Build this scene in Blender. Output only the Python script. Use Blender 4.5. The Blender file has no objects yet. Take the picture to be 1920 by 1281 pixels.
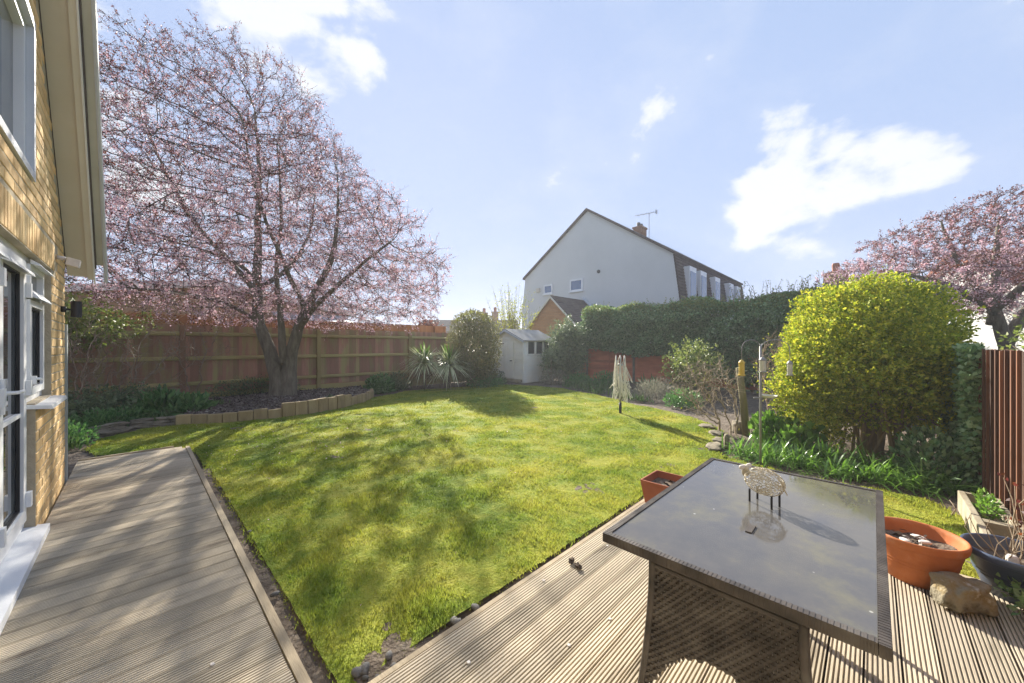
import bpy, bmesh, math, random
import numpy as np
from mathutils import Vector, noise as mnoise

# ------------------------------------------------------------------ camera, sky, sun, exposure
S = bpy.context.scene
COL = S.collection
R = math.radians
cam_d = bpy.data.cameras.new('camera'); cam = bpy.data.objects.new('camera', cam_d); COL.objects.link(cam)
cam_d.sensor_width = 36.0; cam_d.lens = 12.94; cam_d.shift_y = 0.0039
cam_d.clip_start = 0.05; cam_d.clip_end = 2000
cam.location = (0, 0, 1.34); cam.rotation_euler = (R(90), 0, R(-45.5))
S.camera = cam
SUN_EL, SUN_AZ = 25.5, 31.5            # azimuth measured from +Y towards +X
W = bpy.data.worlds.new('World'); S.world = W; W.use_nodes = True
wt = W.node_tree; wn = wt.nodes; wl = wt.links; wn.clear()
sky = wn.new('ShaderNodeTexSky'); sky.sky_type = 'NISHITA'; sky.sun_disc = False
sky.sun_elevation = R(SUN_EL); sky.sun_rotation = R(SUN_AZ)
sky.air_density = 1.0; sky.dust_density = 0.25; sky.ozone_density = 2.5; sky.altitude = 50
wtc = wn.new('ShaderNodeTexCoord')
def wdot(px, py, pz):
    v = Vector((px, py, pz)).normalized()
    d = wn.new('ShaderNodeVectorMath'); d.operation = 'DOT_PRODUCT'; d.inputs[1].default_value = v
    wl.new(wtc.outputs['Generated'], d.inputs[0]); return d.outputs['Value']
def wmath(op, a, b=None, clamp=False):
    m = wn.new('ShaderNodeMath'); m.operation = op; m.use_clamp = clamp
    for i, v in enumerate((a, b)):
        if v is None: continue
        if isinstance(v, (int, float)): m.inputs[i].default_value = v
        else: wl.new(v, m.inputs[i])
    return m.outputs[0]
def wramp(v, lo, hi):
    m = wn.new('ShaderNodeMapRange'); m.interpolation_type = 'SMOOTHSTEP'
    m.inputs['From Min'].default_value = lo; m.inputs['From Max'].default_value = hi
    wl.new(v, m.inputs['Value']); return m.outputs['Result']
wmap = wn.new('ShaderNodeMapping'); wmap.inputs['Scale'].default_value = (1, 1, 1.6)
wl.new(wtc.outputs['Generated'], wmap.inputs['Vector'])
cn = wn.new('ShaderNodeTexNoise'); cn.inputs['Scale'].default_value = 4.6; cn.inputs['Detail'].default_value = 9; cn.inputs['Roughness'].default_value = 0.55
cn.inputs['Distortion'].default_value = 0.15
wl.new(wmap.outputs[0], cn.inputs['Vector'])
bank = None
for d in ((1.0, .095, .385), (1.0, .14, .34), (1.0, .0, .37), (.38, 1.0, .78), (.15, 1.0, .74), (-.04, 1.0, .60), (-.1, 1.0, .3)):
    b = wramp(wdot(*d), .985, 1.0)
    bank = b if bank is None else wmath('MAXIMUM', bank, b)
dens = wmath('ADD', cn.outputs['Fac'], wmath('MULTIPLY', bank, .195))
cloud = wmath('MULTIPLY', wramp(dens, .655, .765), .85)
wisp = wmath('MULTIPLY', wramp(cn.outputs['Fac'], .45, .75), .15)
cloud = wmath('MAXIMUM', cloud, wisp)
tint = wn.new('ShaderNodeHueSaturation'); tint.inputs['Saturation'].default_value = 1.02; tint.inputs['Value'].default_value = 1.7
wl.new(sky.outputs[0], tint.inputs['Color'])
# the camera's soft highlight response: bright sky round the sun rolls off, c / (1 + k c)
roll = wn.new('ShaderNodeVectorMath'); roll.operation = 'MULTIPLY_ADD'; roll.inputs[1].default_value = (1.72, 1.38, .95); roll.inputs[2].default_value = (1, 1, 1)
wl.new(tint.outputs[0], roll.inputs[0])
rdiv = wn.new('ShaderNodeVectorMath'); rdiv.operation = 'DIVIDE'; wl.new(tint.outputs[0], rdiv.inputs[0]); wl.new(roll.outputs[0], rdiv.inputs[1])
wmul = wn.new('ShaderNodeMix'); wmul.data_type = 'RGBA'; wmul.blend_type = 'MULTIPLY'; wmul.inputs[0].default_value = 1.0
wl.new(rdiv.outputs[0], wmul.inputs[6]); wmul.inputs[7].default_value = (1.02, 1.0, 1.0, 1)
wmix = wn.new('ShaderNodeMix'); wmix.data_type = 'RGBA'
wl.new(cloud, wmix.inputs[0]); wl.new(wmul.outputs[2], wmix.inputs[6]); wmix.inputs[7].default_value = (1.0, 1.02, 1.05, 1)
bg = wn.new('ShaderNodeBackground'); bg.inputs['Strength'].default_value = 0.15
wl.new(wmix.outputs[2], bg.inputs['Color'])
wout = wn.new('ShaderNodeOutputWorld'); wl.new(bg.outputs[0], wout.inputs['Surface'])
sun_d = bpy.data.lights.new('sun', 'SUN'); sun_d.energy = 2.0; sun_d.angle = R(0.6); sun_d.color = (1.0, .93, .80)
sun = bpy.data.objects.new('sun', sun_d); COL.objects.link(sun)
sdir = Vector((math.sin(R(SUN_AZ)) * math.cos(R(SUN_EL)), math.cos(R(SUN_AZ)) * math.cos(R(SUN_EL)), math.sin(R(SUN_EL))))
sun.rotation_euler = sdir.to_track_quat('Z', 'Y').to_euler()
sun.location = sdir * 60
S.view_settings.view_transform = 'Standard'; S.view_settings.look = 'None'
S.view_settings.exposure = 2.75; S.view_settings.gamma = 1.0; S.view_settings.use_curve_mapping = False
S.cycles.use_denoising = True; S.cycles.denoising_prefilter = 'NONE'
S.cycles.max_bounces = 8; S.cycles.transparent_max_bounces = 8

rng = np.random.default_rng(7); random.seed(7)

# ------------------------------------------------------------------ materials
def new_mat(name):
    m = bpy.data.materials.new(name); m.use_nodes = True
    nt = m.node_tree; b = nt.nodes['Principled BSDF']; return m, nt, b
def ramp(nt, cols, pos=None):
    r = nt.nodes.new('ShaderNodeValToRGB'); e = r.color_ramp.elements
    n = len(cols); pos = pos or [i / (n - 1) for i in range(n)]
    while len(e) < n: e.new(.5)
    for i in range(n): e[i].position = pos[i]; e[i].color = (*cols[i], 1)
    return r
def surf(name, cols, scale=4, rough=.7, bump=.3, bscale=None, vec=(1, 1, 1), rand=0., world=True, spec=.3, pos=None, bdist=.01, metal=0., dist=0.):
    m, nt, b = new_mat(name); N = nt.nodes; L = nt.links
    if world:
        g = N.new('ShaderNodeNewGeometry'); src = g.outputs['Position']
    else:
        g = N.new('ShaderNodeTexCoord'); src = g.outputs['Object']
    oi = N.new('ShaderNodeObjectInfo')
    if rand and not world:
        add = N.new('ShaderNodeVectorMath'); add.operation = 'ADD'
        sc = N.new('ShaderNodeVectorMath'); sc.operation = 'SCALE'; sc.inputs[0].default_value = (17, 31, 23)
        L.new(oi.outputs['Random'], sc.inputs['Scale']); L.new(src, add.inputs[0]); L.new(sc.outputs[0], add.inputs[1]); src = add.outputs[0]
    mp = N.new('ShaderNodeMapping'); mp.inputs['Scale'].default_value = vec; L.new(src, mp.inputs['Vector'])
    n1 = N.new('ShaderNodeTexNoise'); n1.inputs['Scale'].default_value = scale; n1.inputs['Detail'].default_value = 8; n1.inputs['Roughness'].default_value = .62
    n1.inputs['Distortion'].default_value = dist
    L.new(mp.outputs[0], n1.inputs['Vector'])
    cr = ramp(nt, cols, pos or ([.3, .7] if len(cols) == 2 else [.25 + .5 * i / (len(cols) - 1) for i in range(len(cols))]))
    L.new(n1.outputs['Fac'], cr.inputs[0]); c = cr.outputs[0]
    if rand:
        h = N.new('ShaderNodeHueSaturation'); mr = N.new('ShaderNodeMapRange')
        mr.inputs['To Min'].default_value = 1 - rand; mr.inputs['To Max'].default_value = 1 + rand
        L.new(oi.outputs['Random'], mr.inputs['Value']); L.new(mr.outputs[0], h.inputs['Value']); L.new(c, h.inputs['Color']); c = h.outputs[0]
    L.new(c, b.inputs['Base Color'])
    b.inputs['Roughness'].default_value = rough; b.inputs['Specular IOR Level'].default_value = spec; b.inputs['Metallic'].default_value = metal
    if bump:
        n2 = N.new('ShaderNodeTexNoise'); n2.inputs['Scale'].default_value = bscale or scale * 5; n2.inputs['Detail'].default_value = 6
        L.new(mp.outputs[0], n2.inputs['Vector'])
        bp = N.new('ShaderNodeBump'); bp.inputs['Strength'].default_value = bump; bp.inputs['Distance'].default_value = bdist
        L.new(n2.outputs['Fac'], bp.inputs['Height']); L.new(bp.outputs[0], b.inputs['Normal'])
    return m
def leaf_mat(name, cols, trans=.4, rough=.45, pos=None, tcol=1.3, spec=.35):
    m, nt, b = new_mat(name); N = nt.nodes; L = nt.links
    g = N.new('ShaderNodeNewGeometry')
    cr = ramp(nt, cols, pos); L.new(g.outputs['Random Per Island'], cr.inputs[0])
    L.new(cr.outputs[0], b.inputs['Base Color']); b.inputs['Roughness'].default_value = rough; b.inputs['Specular IOR Level'].default_value = spec
    h = N.new('ShaderNodeHueSaturation'); h.inputs['Value'].default_value = tcol; h.inputs['Saturation'].default_value = 1.1; L.new(cr.outputs[0], h.inputs['Color'])
    t = N.new('ShaderNodeBsdfTranslucent'); L.new(h.outputs[0], t.inputs['Color'])
    mx = N.new('ShaderNodeMixShader'); mx.inputs[0].default_value = trans
    L.new(b.outputs[0], mx.inputs[1]); L.new(t.outputs[0], mx.inputs[2]); L.new(mx.outputs[0], N['Material Output'].inputs['Surface'])
    return m
def glass_pane(name, col, rough=.02):
    m, nt, b = new_mat(name); b.inputs['Base Color'].default_value = (*col, 1); b.inputs['Roughness'].default_value = rough
    b.inputs['Specular IOR Level'].default_value = .9; b.inputs['IOR'].default_value = 1.6
    return m
M = {}
M['brick'] = surf('brick', [(0.542, 0.328, 0.132), (0.721, 0.476, 0.214), (0.8, 0.606, 0.311)], 5, .85, .5, 60, rand=.22, bdist=.004)
M['mortar'] = surf('mortar', [(0.36, 0.302, 0.216), (0.475, 0.403, 0.288)], 8, .95, .5, 60)
M['upvc'] = surf('upvc', [(.74, .75, .77), (.82, .83, .84)], 2, .35, 0, spec=.5)
M['upvc_grey'] = surf('upvc_grey', [(.5, .53, .58), (.58, .61, .66)], 2, .4, 0, spec=.5)
M['soffit'] = surf('soffit', [(0.575, 0.525, 0.425), (0.675, 0.625, 0.525)], 1.2, .7, .1)
M['soffit2'] = surf('soffit2', [(0.644, 0.609, 0.517), (0.724, 0.69, 0.609)], 1.2, .6, .1)
M['verge'] = surf('verge', [(0.429, 0.416, 0.351), (0.546, 0.533, 0.455)], 2, .8, .2)
M['black'] = surf('black', [(.015, .016, .02), (.025, .026, .032)], 3, .4, 0)
M['steel'] = surf('steel', [(.3, .31, .32), (.42, .43, .44)], 6, .35, .1, metal=.8)
M['pipe'] = surf('pipe', [(.32, .36, .36), (.42, .46, .45)], 3, .5, .1)
M['roof'] = surf('roof', [(.07, .055, .05), (.14, .11, .095)], 3, .9, .5)
M['roof_red'] = surf('roof_red', [(.20, .07, .045), (.30, .12, .075)], 3, .9, .5)
M['glass'] = glass_pane('glass', (.035, .045, .055))
M['glass_blue'] = glass_pane('glass_blue', (.06, .12, .24), .05)
M['render'] = surf('render', [(.60, .61, .60), (.66, .67, .66)], .5, .9, .15, 30)
M['deck'] = surf('deck', [(0.187, 0.151, 0.108), (0.475, 0.409, 0.309), (0.618, 0.539, 0.416)], 2.2, .8, .35, 40, vec=(.6, 3.5, 3.5), rand=.2, world=False, pos=[.27, .43, .75], bdist=.003)
M['deck_trim'] = surf('deck_trim', [(0.303, 0.234, 0.152), (0.522, 0.427, 0.289)], 2.5, .8, .3, 40, vec=(3, .35, 3), rand=.1, world=False)
M['fence'] = surf('fence', [(0.359, 0.31, 0.138), (0.386, 0.276, 0.152), (0.386, 0.214, 0.145), (0.497, 0.276, 0.193)], 1.3, .85, .4, 20, vec=(5, 1, .7), rand=.2, pos=[.38, .46, .53, .75])
M['fence_rail'] = surf('fence_rail', [(0.329, 0.308, 0.1), (0.429, 0.372, 0.157), (0.386, 0.257, 0.129)], 1.1, .85, .3, 20, rand=.12)
M['fence_post'] = surf('fence_post', [(0.275, 0.188, 0.088), (0.388, 0.312, 0.138), (0.45, 0.375, 0.175)], .8, .85, .3, 20, rand=.12)
M['fence_post_red'] = surf('fence_post_red', [(.27, .15, .09), (.33, .2, .12)], 1.5, .85, .3, 20)
M['fence_new'] = surf('fence_new', [(0.31, 0.149, 0.057), (0.437, 0.23, 0.098)], 1.2, .8, .3, 20, vec=(2, 1, .3), rand=.15)
M['panel_red'] = surf('panel_red', [(0.435, 0.131, 0.07), (0.626, 0.226, 0.122)], 2, .8, .3, 20, vec=(1, 1, 3), rand=.15)
M['fence_right'] = surf('fence_right', [(.035, .02, .013), (.10, .045, .026), (.2, .085, .045)], 2.0, .75, .4, 20, vec=(3, 1, .25), rand=.45)
M['trellis'] = surf('trellis', [(.4, .28, .15), (.5, .36, .2)], 2, .8, .2)
M['soil'] = surf('soil', [(.075, .056, .04), (.15, .115, .085), (.23, .19, .145)], 9, .95, 1.0, 30, bdist=.03)
M['mulch'] = surf('mulch', [(0.058, 0.043, 0.035), (0.13, 0.101, 0.085), (0.221, 0.189, 0.163)], 22, .95, 1.0, 60, bdist=.02)
M['chip'] = leaf_mat('chip', [(.03, .022, .018), (.10, .075, .06), (.2, .165, .135), (.32, .29, .26)], 0, .9)
M['ground'] = surf('ground', [(.05, .07, .025), (.09, .11, .035)], .4, .95, .5)
M['log'] = surf('log', [(.23, .165, .085), (.36, .27, .14), (.44, .35, .2)], 3, .85, .4, 30, vec=(2, 2, .5), rand=.12)
M['stone'] = surf('stone', [(.10, .085, .06), (.2, .17, .12), (.3, .26, .2)], 6, .9, .7, 30, rand=.15, bdist=.015)
M['rock'] = surf('rock', [(.10, .085, .055), (.26, .23, .165), (.24, .18, .085), (.50, .48, .43)], 9, .9, .8, 45, pos=[.32, .45, .56, .68], bdist=.015)
M['concrete'] = surf('concrete', [(.13, .115, .09), (.24, .215, .175)], 6, .95, .6, 50)
M['pebble'] = surf('pebble', [(.09, .085, .08), (.2, .19, .18)], 6, .8, .2, rand=.4)
M['terracotta'] = surf('terracotta', [(.42, .13, .045), (.50, .17, .06), (.52, .24, .13)], 7, .7, .2, 40, spec=.25, pos=[.3, .52, .75])
M['terra_dull'] = surf('terra_dull', [(.26, .075, .035), (.36, .12, .06)], 4, .7, .2, 30)
M['bluepot'] = surf('bluepot', [(0.05, 0.072, 0.126), (0.081, 0.108, 0.171)], 4, .32, .08, spec=.6)
M['table_weave'] = None
M['cream_paint'] = surf('cream_paint', [(0.85, 0.804, 0.688), (0.85, 0.85, 0.811)], 2, .8, .2, 20, rand=.04)
M['shed_roof'] = surf('shed_roof', [(.16, .16, .165), (.30, .30, .30), (.28, .25, .16)], 1.8, .9, .5, 40, vec=(1, .25, 1))
M['brickwall_orange'] = None
M['bark'] = surf('bark', [(0.083, 0.068, 0.048), (0.173, 0.15, 0.108), (0.255, 0.232, 0.18)], 5, .9, .8, 14, vec=(3, 3, .6), bdist=.03)
M['twig'] = surf('twig', [(0.06, 0.043, 0.036), (0.12, 0.091, 0.074)], 5, .85, 0)
M['bare_twig'] = surf('bare_twig', [(0.23, 0.176, 0.121), (0.446, 0.365, 0.27)], 5, .85, 0)
M['pale_stem'] = surf('pale_stem', [(.22, .17, .085), (.34, .28, .16)], 5, .85, .2)
M['bare_brown'] = surf('bare_brown', [(0.228, 0.162, 0.114), (0.418, 0.323, 0.247)], 5, .85, 0)
M['blossom'] = leaf_mat('blossom', [(0.464, 0.283, 0.335), (0.644, 0.438, 0.502), (0.8, 0.67, 0.708)], .35, .6, spec=.2)
M['plum_leaf'] = leaf_mat('plum_leaf', [(.05, .016, .018), (.11, .034, .03), (.19, .07, .035)], .4, .5, tcol=1.7)
M['euonymus'] = leaf_mat('euonymus', [(0.168, 0.252, 0.05), (0.286, 0.353, 0.05), (0.47, 0.487, 0.076), (0.672, 0.622, 0.118)], .42, .6, spec=.12)
M['ivy'] = leaf_mat('ivy', [(0.091, 0.178, 0.064), (0.161, 0.274, 0.112), (0.259, 0.386, 0.178), (0.323, 0.42, 0.225)], .22, .55, spec=.2)
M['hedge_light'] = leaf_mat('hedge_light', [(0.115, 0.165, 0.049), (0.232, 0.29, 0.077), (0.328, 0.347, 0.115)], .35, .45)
M['darkleaf'] = leaf_mat('darkleaf', [(0.108, 0.153, 0.077), (0.184, 0.244, 0.122), (0.261, 0.319, 0.167)], .25, .45)
M['privet'] = leaf_mat('privet', [(0.094, 0.105, 0.046), (0.178, 0.189, 0.074), (0.273, 0.273, 0.105), (0.23, 0.168, 0.094)], .3, .5)
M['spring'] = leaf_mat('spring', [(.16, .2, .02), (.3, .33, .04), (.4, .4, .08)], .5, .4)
M['strap'] = leaf_mat('strap', [(0.086, 0.187, 0.031), (0.156, 0.296, 0.055), (0.25, 0.406, 0.094)], .35, .28, spec=.6)
M['daff'] = leaf_mat('daff', [(.06, .12, .03), (.1, .18, .05), (.15, .22, .08)], .35, .4)
M['cordy'] = leaf_mat('cordy', [(0.389, 0.437, 0.243), (0.631, 0.655, 0.413), (0.8, 0.8, 0.584)], .3, .5)
M['cordy_top'] = leaf_mat('cordy_top', [(.08, .16, .03), (.16, .26, .05)], .4, .45)
M['cordy_dead'] = leaf_mat('cordy_dead', [(.17, .12, .07), (.28, .22, .14)], .2, .7)
M['lavender'] = leaf_mat('lavender', [(0.169, 0.163, 0.117), (0.26, 0.254, 0.195), (0.338, 0.325, 0.26)], .25, .6)
M['hellebore'] = leaf_mat('hellebore', [(0.065, 0.161, 0.048), (0.119, 0.256, 0.076), (0.193, 0.341, 0.119)], .25, .35)
M['rope'] = surf('rope', [(.72, .69, .58), (.8, .77, .67)], 6, .8, 0)
M['wire'] = surf('wire', [(.42, .37, .28), (.62, .57, .45)], 30, .55, 0)
M['feeder_yellow'] = surf('feeder_yellow', [(.5, .34, .05), (.62, .46, .1)], 6, .5, 0)
M['feeder_clear'] = surf('feeder_clear', [(.46, .45, .36), (.6, .6, .5)], 9, .25, 0, spec=.6)
M['pole'] = surf('pole', [(.22, .22, .21), (.32, .32, .31)], 5, .45, 0, spec=.5)
M['oldpost'] = surf('oldpost', [(.13, .115, .05), (.26, .23, .14)], 5, .9, .5, 30, vec=(2, 2, .5))
M['driftwood'] = surf('driftwood', [(.26, .22, .15), (.45, .4, .3)], 5, .85, .4, 40, rand=.1)
M['chimney'] = surf('chimney', [(.2, .095, .05), (.33, .18, .1)], 4, .9, .5)
M['white_obj'] = surf('white_obj', [(.55, .5, .46), (.7, .66, .62)], 20, .6, 0)
M['red_obj'] = surf('red_obj', [(.3, .05, .04), (.4, .1, .08)], 20, .6, 0)
M['blue_obj'] = surf('blue_obj', [(.05, .07, .18), (.1, .12, .25)], 20, .6, 0)
M['cone'] = surf('cone', [(.05, .035, .025), (.12, .085, .06)], 30, .9, .4)

def brickish(name, c1, c2, mortar, axis, bw=.225, bh=.075):
    # coursing for far walls, too far for single bricks
    m, nt, b = new_mat(name); N = nt.nodes; L = nt.links
    g = N.new('ShaderNodeNewGeometry'); sp = N.new('ShaderNodeSeparateXYZ'); L.new(g.outputs['Position'], sp.inputs[0])
    cb = N.new('ShaderNodeCombineXYZ'); L.new(sp.outputs[axis], cb.inputs[0]); L.new(sp.outputs[2], cb.inputs[1])
    t = N.new('ShaderNodeTexBrick'); t.inputs['Scale'].default_value = 1; t.inputs['Brick Width'].default_value = bw; t.inputs['Row Height'].default_value = bh
    t.inputs['Mortar Size'].default_value = .008; t.inputs['Color1'].default_value = (*c1, 1); t.inputs['Color2'].default_value = (*c2, 1); t.inputs['Mortar'].default_value = (*mortar, 1)
    L.new(cb.outputs[0], t.inputs['Vector']); L.new(t.outputs['Color'], b.inputs['Base Color']); b.inputs['Roughness'].default_value = .9
    return m
M['brick_garage'] = brickish('brick_garage', (.42, .20, .075), (.50, .26, .11), (.34, .22, .13), 1)
M['brick_pale'] = brickish('brick_pale', (.38, .27, .16), (.46, .35, .22), (.34, .28, .2), 0)
# woven rattan
def weave_mat():
    m, nt, b = new_mat('rattan'); N = nt.nodes; L = nt.links
    g = N.new('ShaderNodeTexCoord'); mp = N.new('ShaderNodeMapping'); L.new(g.outputs['Object'], mp.inputs['Vector'])
    ch = N.new('ShaderNodeTexNoise'); ch.inputs['Scale'].default_value = 12
    cr = ramp(nt, [(.032, .026, .022), (.075, .062, .053), (.13, .115, .10)], [.3, .5, .75]); L.new(mp.outputs[0], ch.inputs['Vector']); L.new(ch.outputs['Fac'], cr.inputs[0])
    L.new(cr.outputs[0], b.inputs['Base Color']); b.inputs['Roughness'].default_value = .5; b.inputs['Specular IOR Level'].default_value = .5
    return m
M['rattan'] = weave_mat()
def tabletop_mat():
    m, nt, b = new_mat('table_glass'); N = nt.nodes; L = nt.links
    g = N.new('ShaderNodeNewGeometry')
    n1 = N.new('ShaderNodeTexNoise'); n1.inputs['Scale'].default_value = 5; n1.inputs['Detail'].default_value = 9; n1.inputs['Roughness'].default_value = .7; L.new(g.outputs['Position'], n1.inputs['Vector'])
    n2 = N.new('ShaderNodeTexNoise'); n2.inputs['Scale'].default_value = 55; n2.inputs['Detail'].default_value = 4; L.new(g.outputs['Position'], n2.inputs['Vector'])
    v = N.new('ShaderNodeTexVoronoi'); v.inputs['Scale'].default_value = 19; L.new(g.outputs['Position'], v.inputs['Vector'])
    vr = N.new('ShaderNodeMapRange'); vr.inputs['From Min'].default_value = .06; vr.inputs['From Max'].default_value = .10; vr.inputs['To Min'].default_value = 1; vr.inputs['To Max'].default_value = 0; L.new(v.outputs['Distance'], vr.inputs['Value'])
    # only some voronoi cells hold a speck of bird lime or pollen
    cm = N.new('ShaderNodeMath'); cm.operation = 'GREATER_THAN'; cm.inputs[1].default_value = .86
    sx = N.new('ShaderNodeSeparateColor'); L.new(v.outputs['Color'], sx.inputs[0]); L.new(sx.outputs[0], cm.inputs[0])
    sp = N.new('ShaderNodeMath'); sp.operation = 'MULTIPLY'; L.new(vr.outputs[0], sp.inputs[0]); L.new(cm.outputs[0], sp.inputs[1])
    cr = ramp(nt, [(.085, .083, .085), (.105, .10, .095), (.16, .15, .10)], [.35, .52, .72]); L.new(n1.outputs['Fac'], cr.inputs[0])
    mx = N.new('ShaderNodeMix'); mx.data_type = 'RGBA'; L.new(sp.outputs[0], mx.inputs[0]); L.new(cr.outputs[0], mx.inputs[6]); mx.inputs[7].default_value = (.4, .39, .35, 1)
    L.new(mx.outputs[2], b.inputs['Base Color'])
    rr = N.new('ShaderNodeMapRange'); rr.inputs['From Min'].default_value = .4; rr.inputs['From Max'].default_value = .75; rr.inputs['To Min'].default_value = .03; rr.inputs['To Max'].default_value = .22
    L.new(n1.outputs['Fac'], rr.inputs['Value']); L.new(rr.outputs[0], b.inputs['Roughness'])
    b.inputs['Specular IOR Level'].default_value = .55; b.inputs['IOR'].default_value = 1.5
    return m
M['table_glass'] = tabletop_mat()
def lawn_mat(name, trans, blades):
    m, nt, b = new_mat(name); N = nt.nodes; L = nt.links
    g = N.new('ShaderNodeNewGeometry')
    def nz(scale, det=5, rough=.6):
        n = N.new('ShaderNodeTexNoise'); n.inputs['Scale'].default_value = scale; n.inputs['Detail'].default_value = det; n.inputs['Roughness'].default_value = rough
        L.new(g.outputs['Position'], n.inputs['Vector']); return n
    n1 = nz(1.15, 7, .68); n2 = nz(14, 5); n3 = nz(60, 3)
    ad = N.new('ShaderNodeMath'); ad.operation = 'MULTIPLY_ADD'; L.new(n2.outputs['Fac'], ad.inputs[0]); ad.inputs[1].default_value = .35; L.new(n1.outputs['Fac'], ad.inputs[2])
    cr = ramp(nt, [(.11, .175, .026), (.17, .23, .03), (.25, .28, .038), (.36, .345, .06)], [.46, .58, .69, .86]); L.new(ad.outputs[0], cr.inputs[0])
    h = N.new('ShaderNodeHueSaturation'); mr = N.new('ShaderNodeMapRange'); mr.inputs['To Min'].default_value = .72; mr.inputs['To Max'].default_value = 1.28
    L.new(g.outputs['Random Per Island'] if blades else n3.outputs['Fac'], mr.inputs['Value']); L.new(mr.outputs[0], h.inputs['Value']); L.new(cr.outputs[0], h.inputs['Color'])
    L.new(h.outputs[0], b.inputs['Base Color']); b.inputs['Roughness'].default_value = .85; b.inputs['Specular IOR Level'].default_value = .08
    if not blades:
        bp = N.new('ShaderNodeBump'); bp.inputs['Strength'].default_value = .9; bp.inputs['Distance'].default_value = .02
        L.new(n3.outputs['Fac'], bp.inputs['Height']); L.new(bp.outputs[0], b.inputs['Normal'])
    t = N.new('ShaderNodeBsdfTranslucent'); h2 = N.new('ShaderNodeHueSaturation'); h2.inputs['Value'].default_value = 1.45; L.new(h.outputs[0], h2.inputs['Color']); L.new(h2.outputs[0], t.inputs['Color'])
    mx = N.new('ShaderNodeMixShader'); mx.inputs[0].default_value = trans
    L.new(b.outputs[0], mx.inputs[1]); L.new(t.outputs[0], mx.inputs[2]); L.new(mx.outputs[0], N['Material Output'].inputs['Surface'])
    return m
M['lawn'] = lawn_mat('lawn', .0, False)
M['blades'] = lawn_mat('blades', .45, True)

# ------------------------------------------------------------------ mesh helpers
def tag(o, label=None, cat=None, group=None, kind=None):
    if label: o['label'] = label
    if cat: o['category'] = cat
    if group: o['group'] = group
    if kind: o['kind'] = kind
    return o
def np_mesh(name, V, F):
    V = np.asarray(V, np.float32); F = np.asarray(F, np.int32); k = F.shape[1]
    me = bpy.data.meshes.new(name)
    me.vertices.add(len(V)); me.vertices.foreach_set('co', V.ravel())
    me.loops.add(F.size); me.loops.foreach_set('vertex_index', F.ravel())
    me.polygons.add(len(F)); me.polygons.foreach_set('loop_start', np.arange(0, F.size, k, dtype=np.int32))
    me.update(calc_edges=True); return me
def link(name, me, mat, parent=None, loc=(0, 0, 0), smooth=False, rz=0.):
    if mat is not None:
        if not len(me.materials): me.materials.append(M[mat])
    o = bpy.data.objects.new(name, me); COL.objects.link(o)
    if parent is not None: o.parent = parent
    o.location = loc; o.rotation_euler = (0, 0, rz)
    if smooth: me.polygons.foreach_set('use_smooth', np.ones(len(me.polygons), bool))
    return o
def empty(name, loc, label, cat, group=None):
    o = bpy.data.objects.new(name, None); COL.objects.link(o); o.location = loc; o.empty_display_size = .1
    return tag(o, label, cat, group)
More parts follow.
